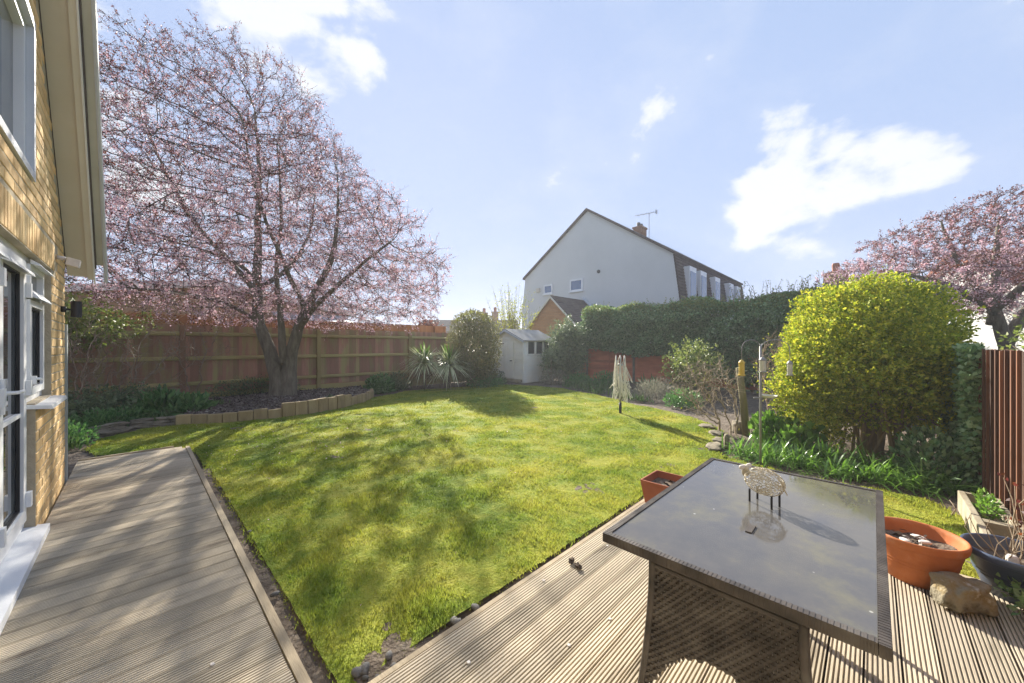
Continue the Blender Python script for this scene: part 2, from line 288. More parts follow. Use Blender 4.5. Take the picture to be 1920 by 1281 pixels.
class MB:
    """collects shapes; build() links them as one mesh, coordinates given in world space"""
    def __init__(s): s.v = []; s.f = []
    def add(s, vs, fs):
        n = len(s.v); s.v += [tuple(v) for v in vs]; s.f += [tuple(i + n for i in f) for f in fs]; return s
    def box(s, a, b):
        (x0, y0, z0), (x1, y1, z1) = a, b
        return s.add([(x0, y0, z0), (x1, y0, z0), (x1, y1, z0), (x0, y1, z0), (x0, y0, z1), (x1, y0, z1), (x1, y1, z1), (x0, y1, z1)],
                     [(3, 2, 1, 0), (4, 5, 6, 7), (0, 1, 5, 4), (1, 2, 6, 5), (2, 3, 7, 6), (3, 0, 4, 7)])
    def hexa(s, p):   # eight corners: bottom four then top four
        return s.add(p, [(3, 2, 1, 0), (4, 5, 6, 7), (0, 1, 5, 4), (1, 2, 6, 5), (2, 3, 7, 6), (3, 0, 4, 7)])
    def prism(s, poly, axis, a, b):   # polygon extruded along an axis
        n = len(poly)
        def mk(p, t):
            q = list(p); q.insert(axis, t); return tuple(q)
        return s.add([mk(p, a) for p in poly] + [mk(p, b) for p in poly],
                     [tuple(range(n))[::-1], tuple(range(n, 2 * n))] + [(i, (i + 1) % n, n + (i + 1) % n, n + i) for i in range(n)])
    def tube(s, pts, rad, k=6, cap=True):
        pts = [Vector(p) for p in pts]; n = len(pts)
        if not hasattr(rad, '__len__'): rad = [rad] * n
        ref = Vector((0, 0, 1)); vs = []
        d0 = (pts[1] - pts[0]).normalized()
        if abs(d0.dot(ref)) > .9: ref = Vector((1, 0, 0))
        for i in range(n):
            d = (pts[min(i + 1, n - 1)] - pts[max(i - 1, 0)]).normalized()
            u = (ref - d * ref.dot(d)).normalized(); w = d.cross(u); ref = u
            for j in range(k):
                a = 2 * math.pi * j / k; vs.append(pts[i] + (u * math.cos(a) + w * math.sin(a)) * rad[i])
        fs = [(i * k + j, i * k + (j + 1) % k, (i + 1) * k + (j + 1) % k, (i + 1) * k + j) for i in range(n - 1) for j in range(k)]
        if cap: fs += [tuple(range(k))[::-1], tuple(range((n - 1) * k, n * k))]
        return s.add(vs, fs)
    def lathe(s, prof, c, k=40, sx=1, sy=1):
        vs = []; m = len(prof)
        for (r, z) in prof:
            for j in range(k):
                a = 2 * math.pi * j / k; vs.append((c[0] + r * sx * math.cos(a), c[1] + r * sy * math.sin(a), c[2] + z))
        return s.add(vs, [(i * k + j, i * k + (j + 1) % k, (i + 1) * k + (j + 1) % k, (i + 1) * k + j) for i in range(m - 1) for j in range(k)])
    def mesh(s, name, org=(0, 0, 0)):
        me = bpy.data.meshes.new(name)
        me.from_pydata([(x - org[0], y - org[1], z - org[2]) for x, y, z in s.v], [], s.f); me.update(); return me
    def build(s, name, mat, parent=None, org=None, smooth=False, bevel=0.):
        # org: world position of the parent chain's root (parts sit at local zero)
        me = s.mesh(name, org or (0, 0, 0))
        o = link(name, me, mat, parent, (0, 0, 0) if (parent is not None or org is None) else org, smooth)
        if bevel:
            bm = bmesh.new(); bm.from_mesh(me); bmesh.ops.bevel(bm, geom=bm.edges[:], offset=bevel, segments=2, profile=.7, affect='EDGES'); bm.to_mesh(me); bm.free()
        return o

def rand_dirs(n):
    d = rng.normal(size=(n, 3)); return d / np.linalg.norm(d, axis=1, keepdims=True)
def leaf_geo(P, D, size, aspect=.55, fold=.18, up=None):
    """rhombic leaves at P pointing along D, n x 4 vertices"""
    n = len(P); D = D / np.linalg.norm(D, axis=1, keepdims=True)
    r = rand_dirs(n) if up is None else up
    U = np.cross(D, r); U /= np.linalg.norm(U, axis=1, keepdims=True) + 1e-9
    Nn = np.cross(U, D)
    s = (size if np.ndim(size) else np.full(n, size))[:, None]
    V = np.stack([P, P + D * s * .5 + U * s * aspect * .5 + Nn * s * fold, P + D * s, P + D * s * .5 - U * s * aspect * .5 + Nn * s * fold], 1)
    return V.reshape(-1, 3), np.arange(4 * n, dtype=np.int32).reshape(n, 4)
def leaves(name, mat, parent, org, P, D, size, aspect=.55, fold=.18, up=None):
    V, F = leaf_geo(P, D, size, aspect, fold, up)
    o = link(name, np_mesh(name, V - np.array(org), F), mat, parent); o['kind'] = 'stuff'; return o
def lump(D, freq, seed):
    return np.array([mnoise.noise(Vector((d[0] * freq + seed, d[1] * freq - seed, d[2] * freq + 3 * seed))) for d in D])
def blob_points(n, c, rad, depth=.25, lumps=.10, freq=2.5, seed=1., zmin=None, power=2.0):
    D = rand_dirs(n); k = min(n, 4000)
    lp = lump(D[:k], freq, seed) if n <= 4000 else None
    if lp is None:
        # noise on a coarse set, nearest by grid angle keeps it cheap
        th = np.linspace(0, np.pi, 40); ph = np.linspace(-np.pi, np.pi, 80, endpoint=False)
        T, Pp = np.meshgrid(th, ph, indexing='ij')
        G = np.stack([np.sin(T) * np.cos(Pp), np.sin(T) * np.sin(Pp), np.cos(T)], -1).reshape(-1, 3)
        g = lump(G, freq, seed).reshape(40, 80)
        ti = np.arccos(np.clip(D[:, 2], -1, 1)) / np.pi * 39; pi_ = (np.arctan2(D[:, 1], D[:, 0]) + np.pi) / (2 * np.pi) * 80
        t0 = np.clip(ti.astype(int), 0, 38); p0 = pi_.astype(int) % 80; ft = ti - t0; fp = pi_ - np.floor(pi_)
        lp = (g[t0, p0] * (1 - ft) * (1 - fp) + g[t0 + 1, p0] * ft * (1 - fp) + g[t0, (p0 + 1) % 80] * (1 - ft) * fp + g[t0 + 1, (p0 + 1) % 80] * ft * fp)
    # superellipsoid: power > 2 gives a boxier clipped outline
    nrm = (np.abs(D) ** power).sum(1) ** (1 / power)
    rr = (1 - depth * rng.random(n) ** 1.7) * (1 + lumps * lp) / nrm
    P = np.array(c) + D * rr[:, None] * np.array(rad)
    if zmin is not None:
        k = P[:, 2] > zmin; P = P[k]; D = D[k]
    return P, D
def sprigs(P, D, per, length, out=.7):
    """short leafy shoots: each surface point carries a few leaves along one shoot"""
    n = len(P); ax = D * out + rand_dirs(n) * .7 + np.array([0, 0, .35]); ax /= np.linalg.norm(ax, axis=1, keepdims=True)
    L = length * (.5 + rng.random(n)); t = rng.random((n, per))
    Q = P[:, None] + ax[:, None] * (L[:, None] * t)[..., None]; E = ax[:, None] * .9 + rand_dirs(n * per).reshape(n, per, 3) * .9
    return Q.reshape(-1, 3), E.reshape(-1, 3)
def tubes_np(P0, P1, r0, r1, k=4):
    """separate tapered segments, vectorised"""
    d = P1 - P0; d /= np.linalg.norm(d, axis=1, keepdims=True) + 1e-9
    ref = np.tile(np.array([0., 0, 1]), (len(d), 1)); ref[np.abs(d[:, 2]) > .9] = (1, 0, 0)
    u = np.cross(d, ref); u /= np.linalg.norm(u, axis=1, keepdims=True); w = np.cross(d, u)
    a = np.arange(k) * 2 * np.pi / k
    ring = np.cos(a)[None, :, None] * u[:, None] + np.sin(a)[None, :, None] * w[:, None]
    V = np.concatenate([P0[:, None] + ring * r0[:, None, None], P1[:, None] + ring * r1[:, None, None]], 1).reshape(-1, 3)
    b = np.arange(len(d)) * 2 * k; j = np.arange(k); j2 = (j + 1) % k
    F = np.stack([b[:, None] + j, b[:, None] + j2, b[:, None] + k + j2, b[:, None] + k + j], -1).reshape(-1, 4)
    return V, F

def grow(att, seeds, seed_par, step, infl, kill, trop=(0, 0, .15), iters=120, jitter=.12):
    """space colonisation: nodes grow towards attractor points"""
    att = np.asarray(att, float); nodes = [np.array(p, float) for p in seeds]; par = list(seed_par)
    near = np.full(len(att), 1e9); nid = np.zeros(len(att), int); alive = np.ones(len(att), bool)
    newi = list(range(len(nodes))); trop = np.array(trop); nk = {}
    for it in range(iters):
        if newi:
            Q = np.array([nodes[i] for i in newi]); ai = np.where(alive)[0]
            for s in range(0, len(ai), 4000):
                a = ai[s:s + 4000]; d = np.linalg.norm(att[a][:, None] - Q[None], axis=2); j = d.argmin(1); dm = d[np.arange(len(a)), j]
                up = dm < near[a]; near[a[up]] = dm[up]; nid[a[up]] = np.array(newi)[j[up]]
            alive &= near > kill
        act = alive & (near < infl)
        if not act.any(): break
        ids = nid[act]; arr = np.array(nodes); v = att[act] - arr[ids]; v /= np.linalg.norm(v, axis=1, keepdims=True)
        acc = np.zeros((len(nodes), 3)); np.add.at(acc, ids, v); newi = []
        for i in np.unique(ids):
            nk[i] = nk.get(i, 0) + 1
            if nk[i] > 3: alive[nid == i] = False; continue
            d = acc[i]; d = d / (np.linalg.norm(d) + 1e-9) + trop + rng.normal(size=3) * jitter; d /= np.linalg.norm(d)
            nodes.append(nodes[i] + d * step); par.append(i); newi.append(len(nodes) - 1)
        if len(nodes) > 26000: break
    return np.array(nodes), np.array(par)
def pipe_radii(par, tip, expo=2.4):
    n = len(par); acc = np.zeros(n); kids = np.zeros(n, int)
    for i in range(n - 1, -1, -1):
        if kids[i] == 0: acc[i] = tip ** expo
        if par[i] >= 0: acc[par[i]] += acc[i]; kids[par[i]] += 1
    return acc ** (1 / expo), kids
def inside(poly, X, Y):
    poly = np.array(poly); c = np.zeros(X.shape, bool); j = len(poly) - 1
    for i in range(len(poly)):
        (xi, yi), (xj, yj) = poly[i], poly[j]
        c ^= ((yi > Y) != (yj > Y)) & (X < (xj - xi) * (Y - yi) / (yj - yi + 1e-12) + xi); j = i
    return c
def smooth_poly(pts, it=2):
    for _ in range(it):
        q = []
        for i in range(len(pts)):
            a = np.array(pts[i]); b = np.array(pts[(i + 1) % len(pts)]); q += [tuple(.75 * a + .25 * b), tuple(.25 * a + .75 * b)]
        pts = q
    return pts

# ------------------------------------------------------------------ ground, lawn, beds
g = MB().add([(-300, -300, -.2), (300, -300, -.2), (300, 300, -.2), (-300, 300, -.2)], [(0, 1, 2, 3)]).build('ground', 'ground'); tag(g, kind='structure')
def soil_h(x, y): return -.125 + .035 * mnoise.noise(Vector((x * 1.7, y * 1.7, 3))) + .012 * mnoise.noise(Vector((x * 9, y * 9, 1)))
def sheet(name, mat, poly, cell, hfun, kind='structure'):
    P = np.array(poly); x0, y0 = P.min(0); x1, y1 = P.max(0)
    xs = np.arange(x0, x1 + cell, cell); ys = np.arange(y0, y1 + cell, cell)
    X, Y = np.meshgrid(xs, ys, indexing='ij'); nx, ny = X.shape
    cx = (X[:-1, :-1] + X[1:, 1:]) / 2; cy = (Y[:-1, :-1] + Y[1:, 1:]) / 2; k = inside(poly, cx, cy)
    idx = np.arange(nx * ny).reshape(nx, ny)
    F = np.stack([idx[:-1, :-1], idx[1:, :-1], idx[1:, 1:], idx[:-1, 1:]], -1)[k]
    used, inv = np.unique(F.ravel(), return_inverse=True)
    xv = X.ravel()[used]; yv = Y.ravel()[used]; zv = np.array([hfun(a, b) for a, b in zip(xv, yv)])
    o = link(name, np_mesh(name, np.stack([xv, yv, zv], 1), inv.reshape(-1, 4)), mat, smooth=True); return tag(o, kind=kind)
sheet('flower_bed_soil', 'soil', [(-3.5, 5.9), (13.6, 5.9), (13.6, 12), (-3.5, 12)], .10, soil_h)
sheet('garden_soil', 'soil', [(.3, -1.0), (13.6, -1.0), (13.6, 5.95), (.3, 5.95)], .10, soil_h)
LAWN = [(.60, 1.60), (.59, 4.0), (.57, 6.3), (.45, 7.0), (-.35, 7.25), (-.50, 7.7), (-.40, 8.55), (.08, 9.02), (.78, 8.86), (1.37, 8.55), (1.96, 8.46), (2.54, 8.47), (3.25, 8.72), (3.95, 9.15), (4.55, 9.85),
        (6.0, 10.55), (8.0, 10.2), (9.4, 9.75), (9.92, 9.0), (10.0, 7.4), (9.3, 5.55), (8.45, 4.02), (8.05, 2.9), (7.4, 2.15), (6.8, 1.75), (5.75, 1.62), (5.35, 1.42), (5.14, .58), (5.2, -.01), (5.2, -.36), (4.75, -.55), (3.5, -.62), (3.5, 1.56), (2.0, 1.58)]
def lawn_h(x, y):
    return -.10 + .012 * mnoise.noise(Vector((x * 2.3, y * 2.3, 0))) + .010 * mnoise.noise(Vector((x * 7, y * 7, 5))) + .010 * mnoise.noise(Vector((x * 17, y * 17, 9)))
sheet('lawn', 'lawn', LAWN, .05, lawn_h)
def grass():
    n = 1500000; X = rng.uniform(-.6, 10.1, n); Y = rng.uniform(-.7, 10.7, n)
    d = np.hypot(X, Y); k = inside(LAWN, X + rng.normal(0, .022, n), Y + rng.normal(0, .022, n)) & (rng.random(n) < np.clip((2.9 / d) ** 1.35, 0, 1)); X = X[k]; Y = Y[k]; d = d[k]; n = len(X)
    # a few paler, longer tufts
    Z = np.array([lawn_h(a, b) for a, b in zip(X, Y)]) - .004
    tuft = np.array([mnoise.noise(Vector((a * 3.1, b * 3.1, 11))) for a, b in zip(X, Y)])
    h = (.010 + .018 * rng.random(n)) * (1 + 1.3 * np.clip(tuft, -.45, 1)); w = (.0022 + .0016 * rng.random(n)) * np.clip(d / 3.0, 1, 2.2)
    a = rng.random(n) * 2 * np.pi; lean = rng.random(n) * .9; b = rng.random(n) * 2 * np.pi
    B = np.stack([X, Y, Z], 1); U = np.stack([np.cos(a), np.sin(a), np.zeros(n)], 1) * w[:, None]
    T = B + np.stack([np.cos(b) * lean * h, np.sin(b) * lean * h, h], 1)
    V = np.stack([B - U, B + U, T], 1).reshape(-1, 3)
    o = link('grass', np_mesh('grass', V, np.arange(3 * n).reshape(n, 3)), 'blades')
    tag(o, 'short mossy green and yellow grass covering the lawn', 'grass', kind='stuff')
grass()
n = 420; X = rng.normal(1.6, .8, n); Y = rng.normal(6.3, .9, n); X[300:] = rng.uniform(.7, 8, n - 300); Y[300:] = rng.uniform(2, 9, n - 300); k = inside(LAWN, X, Y); X = X[k]; Y = Y[k]
Pd = np.stack([X, Y, np.array([lawn_h(a, b) for a, b in zip(X, Y)]) + .02], 1); Dd = rand_dirs(len(X)); Dd[:, 2] *= .25
o = leaves('petals', 'blossom', None, (0, 0, 0), Pd, Dd, .014 * (.6 + .8 * rng.random(len(X))), .9, .1); tag(o, 'pale fallen petals sprinkled on the shaded side of the lawn', 'petals', kind='stuff')

# raised bark bed under the plum tree, with upright timber blocks along its front
MULCH = [(.62, 9.05), (1.37, 8.70), (1.96, 8.60), (2.54, 8.60), (3.22, 8.84), (3.88, 9.27), (4.45, 9.95), (4.75, 10.5), (4.9, 11.6), (.5, 11.6), (.55, 10.2)]
def mulch_h(x, y): return .055 + .05 * math.exp(-((x - 2.6) ** 2 + (y - 10.6) ** 2) / 1.2) + .02 * mnoise.noise(Vector((x * 2, y * 2, 7))) + .015 * mnoise.noise(Vector((x * 13, y * 13, 2)))
sheet('bark_bed', 'mulch', MULCH, .06, mulch_h)
n = 9000; X = rng.uniform(.5, 4.9, n); Y = rng.uniform(8.5, 11.6, n); k = inside(MULCH, X, Y); X = X[k]; Y = Y[k]
Pm = np.stack([X, Y, np.array([mulch_h(a, b) for a, b in zip(X, Y)]) + .006], 1); Dm = rand_dirs(len(X)); Dm[:, 2] *= .3
o = leaves('bark_chips', 'chip', None, (0, 0, 0), Pm, Dm, .03 + .04 * rng.random(len(X)), .5, .05); tag(o, 'dark bark chips scattered over the raised bed under the plum tree', 'bark chips', kind='stuff')
edge = [(.60, 8.98), (1.37, 8.62), (1.96, 8.52), (2.54, 8.52), (3.24, 8.77), (3.93, 9.20), (4.53, 9.90), (4.75, 10.35)]
def along(pts, step):
    out = []; pts = [np.array(p, float) for p in pts]; carry = 0
    for a, b in zip(pts, pts[1:]):
        d = np.linalg.norm(b - a); t = carry
        while t < d: out.append((a + (b - a) * t / d, math.atan2(*(b - a)[1::-1]))); t += step
        carry = t - d
    return out
er = empty('timber_bed_edging', (2.5, 8.5, -.12), 'row of upright sawn timber blocks edging the bark bed', 'garden edging')
for i, (p, a) in enumerate(along(edge, .235)):
    h = (.20 if i < 7 else .30 if i < 14 else .22) + random.uniform(-.012, .012); w = .113
    me = bpy.data.meshes.new('timber_block'); bm = bmesh.new(); bmesh.ops.create_cube(bm, size=1)
    for v in bm.verts: v.co = Vector((v.co.x * 2 * w, v.co.y * .09, (v.co.z + .5) * h))
    bmesh.ops.bevel(bm, geom=bm.edges[:], offset=.008, segments=1, affect='EDGES'); bm.to_mesh(me); bm.free()
    link('timber_block', me, 'log', er, (p[0] - 2.5, p[1] - 8.5, random.uniform(-.01, .01)), rz=a + random.uniform(-.04, .04)).rotation_euler[0] = random.uniform(-.05, .05)
# dry stones along the bed beside the house
def stone_mesh(name, sx, sy, sz, seed, sub=2, rough=.22, sq=.6):
    bm = bmesh.new(); bmesh.ops.create_icosphere(bm, subdivisions=sub, radius=1)
    for v in bm.verts:
        c = v.co; q = Vector([math.copysign(abs(t) ** sq, t) for t in c]); q = q / max(1, q.length * .8)
        q *= 1 + rough * mnoise.noise(c * 1.6 + Vector((seed, 0, 0))); v.co = Vector((q.x * sx, q.y * sy, q.z * sz))
    me = bpy.data.meshes.new(name); bm.to_mesh(me); bm.free(); return me
sr = empty('stone_edging', (-.1, 9.0, -.12), 'low wall of flat rubble stones edging the shaded bed', 'garden edging')
flat = [stone_mesh('edging_stone', .15, .09, .032, s * 7.1, 3, .5, .7) for s in range(5)]
for layer in range(3):
    for i, (p, a) in enumerate(along([(-.75, 8.2), (-.5, 8.72), (.05, 9.18), (.62, 9.02)], .26)):
        q = p + np.array((-math.sin(a), math.cos(a))) * (.06 + .05 * layer)
        link('edging_stone', flat[(i + layer) % 5], 'stone', sr, (q[0] + .1 + random.uniform(-.05, .05), q[1] - 9.0, .03 + .05 * layer + random.uniform(-.01, .01)), True, a + random.uniform(-.15, .15))

# concrete strip and pebbles between decks and lawn
cs = MB(); cs.box((.48, 1.30, -.3), (.57, 6.4, -.125)); cs.box((.57, 1.40, -.3), (3.4, 1.50, -.122)); o = cs.build('soil_strip', 'soil'); tag(o, kind='structure')
peb = [stone_mesh('pebble', .028, .02, .015, s * 3.3, 2, .3, .95) for s in range(4)]
for i in range(34):
    if i < 22: x, y = .56 + abs(random.gauss(0, .13)), 1.42 + abs(random.gauss(0, .13))
    elif i < 28: x, y = .56 + random.uniform(-.03, .08), random.uniform(1.5, 5)
    else: x, y = random.uniform(.6, 1.6), 1.5 + random.uniform(-.03, .07)
    s = random.uniform(.4, 1.0); o = link('pebble', peb[i % 4], 'pebble', None, (x, y, -.105 + .01 * s), True, random.uniform(0, 6)); o.scale = (s, s, s)
    tag(o, 'small grey pebble lying in the bare strip between decking and lawn', 'pebble', 'pebbles between the decking and the lawn')

# ------------------------------------------------------------------ decking
def board_mesh(name, L, w=.1068, grooves=7, t=.028):
    p = [(-w / 2, -t), (-w / 2, 0)]; pitch = w / grooves; gw = pitch * .50
    for i in range(grooves):
        a = -w / 2 + i * pitch + (pitch - gw) / 2
        p += [(a, 0), (a + gw * .2, -.011), (a + gw * .8, -.011), (a + gw, 0)]
    p += [(w / 2, 0), (w / 2, -t)]; n = len(p)
    vs = [(0, y, z) for y, z in p] + [(L, y, z) for y, z in p]
    fs = [(i, (i + 1) % n, n + (i + 1) % n, n + i)[::-1] for i in range(n)] + [tuple(range(n)), tuple(range(n, 2 * n))[::-1]]
    me = bpy.data.meshes.new(name); me.from_pydata(vs, [], fs); me.update(); return me
dl = tag(MB().box((-.49, -2.5, -.13), (.36, 6.5, -.031)).build('side_deck', 'soil'), kind='structure')
bm_l = board_mesh('deck_board', .93); y = -1.2; i = 0
short = [board_mesh('deck_board', .93 - s) for s in (.03, .10)]
while y < 6.62:
    me = bm_l
    if y > 6.56: me = short[1]
    elif y > 6.44: me = short[0]
    o = link('deck_board', me, 'deck', dl, (-.488, y, random.uniform(-.0015, .0015)), rz=random.uniform(-.0012, .0012)); y += .1150
dt = MB().box((.447, 1.0, -.115), (.485, 6.5, .006)).build('deck_edge_trim', 'deck_trim', dl)
MB().box((-.49, 6.635, -.115), (.34, 6.66, .002)).build('deck_end_trim', 'deck_trim', dl)
dr = tag(MB().box((.52, -1.85, -.13), (3.28, 1.28, -.031)).build('main_deck', 'soil'), kind='structure')
bm_r = board_mesh('deck_board', 2.86); y = 1.352
while y > -1.9:
    link('deck_board', bm_r, 'deck', dr, (.50, y, random.uniform(-.0015, .0015)), rz=random.uniform(-.0006, .0006)); y -= .1150
MB().box((.62, 1.411, -.11), (3.36, 1.437, -.002)).build('deck_fascia', 'deck_trim', dr)
MB().box((3.365, -1.9, -.11), (3.39, 1.4, -.003)).build('deck_end_fascia', 'deck_trim', dr)
cap = MB().lathe([(.0, .004), (.007, .004), (.009, .001), (.009, 0)], (0, 0, 0), 10).mesh('screw_cap'); cap.materials.append(M['white_obj'])
for x, y in ((.98, 1.22), (1.35, .97), (1.62, 1.34), (1.15, .60), (2.2, 1.27), (.22, 1.98), (1.62, .92), (2.9, .1), (3.1, 1.1)):
    link('screw_cap', cap, None, dr if x > .4 else dl, (x, y, .0015))
for x, y, a in ((1.88, 1.33, .3), (1.86, 1.27, 1.4)):
    o = link('fir_cone', stone_mesh('fir_cone', .024, .015, .014, x, 3, .8, 1.0), 'cone', None, (x, y, .013), rz=a); tag(o, 'small dark fir cone lying on the sunlit decking', 'fir cone', 'fir cones on the decking')

# ------------------------------------------------------------------ the house beside the deck
HX = -.50
house = empty('brick_house', (-3, 0, -.15), 'yellow brick chalet house with steep roof and white glazed doors beside the deck', 'house')
HO = (-3, 0, -.15)
SLOPE = 1.18; EAVE_Y, EAVE_Z = 5.80, 2.16; APEX_Y = 1.0
def verge_z(y): return EAVE_Z + (EAVE_Y - y) * SLOPE if y > APEX_Y else EAVE_Z + (EAVE_Y - 2 * APEX_Y + y) * SLOPE
ob = [(-4.0, -.15), (5.70, -.15), (5.70, verge_z(5.70)), (APEX_Y, verge_z(APEX_Y)), (-3.8, verge_z(-3.8)), (-4.0, 2.0)]
wallm = MB()
# front leaf of the gable wall, cut round door, side window and upper window
DY0, DY1, WY1, DZ1, WZ0 = 1.9, 4.23, 4.90, 1.975, .93
UY0, UY1, UZ0, UZ1 = 2.2, 4.10, 2.46, 3.54
def slab(y0, y1, z0, z1): wallm.box((HX - .10, y0, z0), (HX - .006, y1, z1))
slab(-4, DY0, -.15, DZ1); slab(DY1, WY1, -.15, WZ0); slab(WY1, 5.70, -.15, DZ1)
slab(-4, 5.70, DZ1, 2.20); slab(-4, UY0, 2.20, UZ1)
slab(UY0, UY1, 2.20, UZ0)
wallm.prism([(UY1, 2.20), (5.69, 2.20), (5.69, verge_z(5.69) - .02), (UY1, verge_z(UY1) - .02)], 0, HX - .10, HX - .006)
wallm.prism([(-3.5, UZ1), (UY1, UZ1), (UY1, verge_z(UY1) - .02), (APEX_Y, verge_z(APEX_Y) - .02), (-3.5, UZ1 + .3)], 0, HX - .10, HX - .006)
wallm.box((-9, 5.60, -.15), (HX - .101, 5.695, 2.1)); wallm.box((-9, -4, -.15), (-8.9, 5.6, 2.1)); wallm.box((-8.9, -4, -.15), (HX - .101, -3.9, 2.1))
wallm.prism([(-3.9, 2.1), (5.59, 2.1), (APEX_Y, verge_z(APEX_Y) - .2)], 0, -9, -8.9)
wall = wallm.build('wall', 'mortar', house, HO)
def box_mesh(name, sx, sy, sz, bev=.004):
    bm = bmesh.new(); bmesh.ops.create_cube(bm, size=1)
    for v in bm.verts: v.co = Vector((v.co.x * sx, v.co.y * sy, v.co.z * sz))
    if bev: bmesh.ops.bevel(bm, geom=bm.edges[:], offset=bev, segments=1, affect='EDGES')
    me = bpy.data.meshes.new(name); bm.to_mesh(me); bm.free(); return me
full = box_mesh('brick', .05, .215, .065); half = box_mesh('brick', .05, .1025, .065); sold = box_mesh('brick', .05, .065, .215)
nb = 0
def put_brick(me, y, z):
    global nb
    nb += 1
    link('brick', me, 'brick', wall, (HX - .027 + random.uniform(-.0015, .0015) - HO[0], y - HO[1], z - HO[2]))
z = -.06; row = 0
spare = MB()
while z < 4.5:
    y = 5.695; first = True
    while y > 1.5:
        L = .1025 if (first and row % 2) else .215
        y0, y1 = y - L, y
        cz0, cz1 = z - .0325, z + .0325
        ok = y1 > 1.6
        if cz1 > verge_z(y1) - .015: ok = False
        if y1 > DY0 and y0 < WY1 and cz1 > WZ0 - .0 and cz0 < 2.2 and not (y0 > WY1): ok = False
        if y1 > DY0 and y0 < DY1 and cz0 < WZ0: ok = False
        if y1 > UY0 and y0 < UY1 and cz1 > UZ0 and cz0 < UZ1: ok = False
        if cz1 > 1.985 and cz0 < 2.195 and y0 < WY1 + .16: ok = False
        if y0 < 3.0 and not (2.2 < z < 2.46): ok = False
        if ok: put_brick(full if L > .2 else half, (y0 + y1) / 2, z)
        elif (y1 > WY1 and y0 < WY1 and WZ0 < z < DZ1) or (y1 > DY1 and y0 < DY1 and z < WZ0):   # cut brick at a reveal
            e = WY1 if z > WZ0 else DY1
            if y1 - e > .03: put_brick(box_mesh('brick', .05, y1 - e - .004, .065), (y1 + e) / 2 + .002, z)
        y -= L + .010; first = False
    z += .075; row += 1
y = WY1 + .12
while y > 2.0: put_brick(sold, y, 2.09); y -= .075
# roof
def roof_side(y0, y1):
    z0, z1 = verge_z(y0), verge_z(y1); t = .16
    return [(y0, z0 - .0), (y1, z1), (y1, z1 + t * 1.5), (y0, z0 + t)]
rf = MB(); rf.prism([(5.82, verge_z(5.82)), (APEX_Y, verge_z(APEX_Y)), (APEX_Y, verge_z(APEX_Y) + .26), (5.82, verge_z(5.82) + .2)], 0, -9.1, HX + .20)
rf.prism([(APEX_Y, verge_z(APEX_Y)), (-4.1, verge_z(-4.1) - .0), (-4.2, verge_z(-4.1) + .1), (APEX_Y, verge_z(APEX_Y) + .26)], 0, -9.1, HX + .20)
rf.build('roof', 'roof', house, HO)
def verge_strip(x0, x1, dz0, dz1, mat, name, ye=5.86):
    s = MB().prism([(ye, verge_z(ye) + dz0), (APEX_Y, verge_z(APEX_Y) + dz0), (APEX_Y, verge_z(APEX_Y) + dz1), (ye, verge_z(ye) + dz1)], 0, HX + x0, HX + x1)
    return s.build(name, mat, house, HO)
verge_strip(.0, .135, -.035, -.003, 'soffit', 'soffit')
verge_strip(.136, .176, -.06, .02, 'soffit2', 'bargeboard')
verge_strip(.177, .188, -.075, .05, 'upvc', 'verge_trim', 5.88)
verge_strip(.201, .25, .02, .27, 'verge', 'verge_cap', 5.80)
MB().tube([(HX + .262, 5.93, verge_z(5.93) + .02), (HX + .262, APEX_Y, verge_z(APEX_Y) + .06)], .016, 8).build('verge_bead', 'upvc_grey', house, HO)
# french doors and side window, set a little back in the wall
def frame_rect(mb, y0, y1, z0, z1, w, x0, x1):
    mb.box((x0, y0, z0), (x1, y0 + w, z1)); mb.box((x0, y1 - w, z0), (x1, y1, z1))
    mb.box((x0, y0 + w, z0), (x1, y1 - w, z0 + w)); mb.box((x0, y0 + w, z1 - w), (x1, y1 - w, z1))
FX = HX - .055
fr = MB(); frame_rect(fr, DY0, DY1 + .0, .075, DZ1, .055, FX - .06, FX)
frame_rect(fr, DY1 + .002, WY1, WZ0 + .002, DZ1, .05, FX - .06, FX); fr.build('frame_unit', 'upvc', house, HO)
for k, (a, b) in enumerate(((DY0 + .06, 2.70), (2.72, 3.44), (3.46, DY1 - .06))):
    d = MB(); frame_rect(d, a, b, .135, DZ1 - .06, .085, FX - .045, FX + .018)
    d.box((FX - .03, a + .085, .86), (FX + .008, b - .085, .885)); leaf = d.build('door', 'upvc', house, HO)
    MB().box((FX - .024, a + .085, .22), (FX - .014, b - .085, 1.83)).build('pane', 'glass', leaf, HO)
    bead = MB(); frame_rect(bead, a + .086, b - .086, .221, DZ1 - .146, .012, FX - .013, FX + .003); bead.build('glazing_bead', 'black', leaf, HO)
    MB().hexa([(FX + .019, a + .02, 1.83), (FX + .06, a + .02, 1.815), (FX + .06, b - .02, 1.815), (FX + .019, b - .02, 1.83), (FX + .019, a + .02, 1.862), (FX + .052, a + .02, 1.84), (FX + .052, b - .02, 1.84), (FX + .019, b - .02, 1.862)]).build('drip_bar', 'upvc', leaf, HO)
    if k == 2:
        hd = MB().box((FX + .0185, a + .025, .95), (FX + .03, a + .052, 1.15)); hd.tube([(FX + .03, a + .038, 1.07), (FX + .075, a + .038, 1.07), (FX + .078, a + .15, 1.068)], .010, 8); hd.build('handle', 'upvc', leaf, HO)
    for zz in (.28, 1.05, 1.72): MB().box((FX + .0185, b - .03, zz - .05), (FX + .042, b + .02, zz + .05)).build('hinge', 'upvc', leaf, HO)
w1 = MB(); frame_rect(w1, DY1 + .055, WY1 - .055, 1.70, DZ1 - .052, .042, FX - .045, FX + .02); tl = w1.build('window', 'upvc', house, HO)
MB().box((FX - .024, DY1 + .097, 1.742), (FX - .014, WY1 - .097, DZ1 - .094)).build('pane', 'glass', tl, HO)
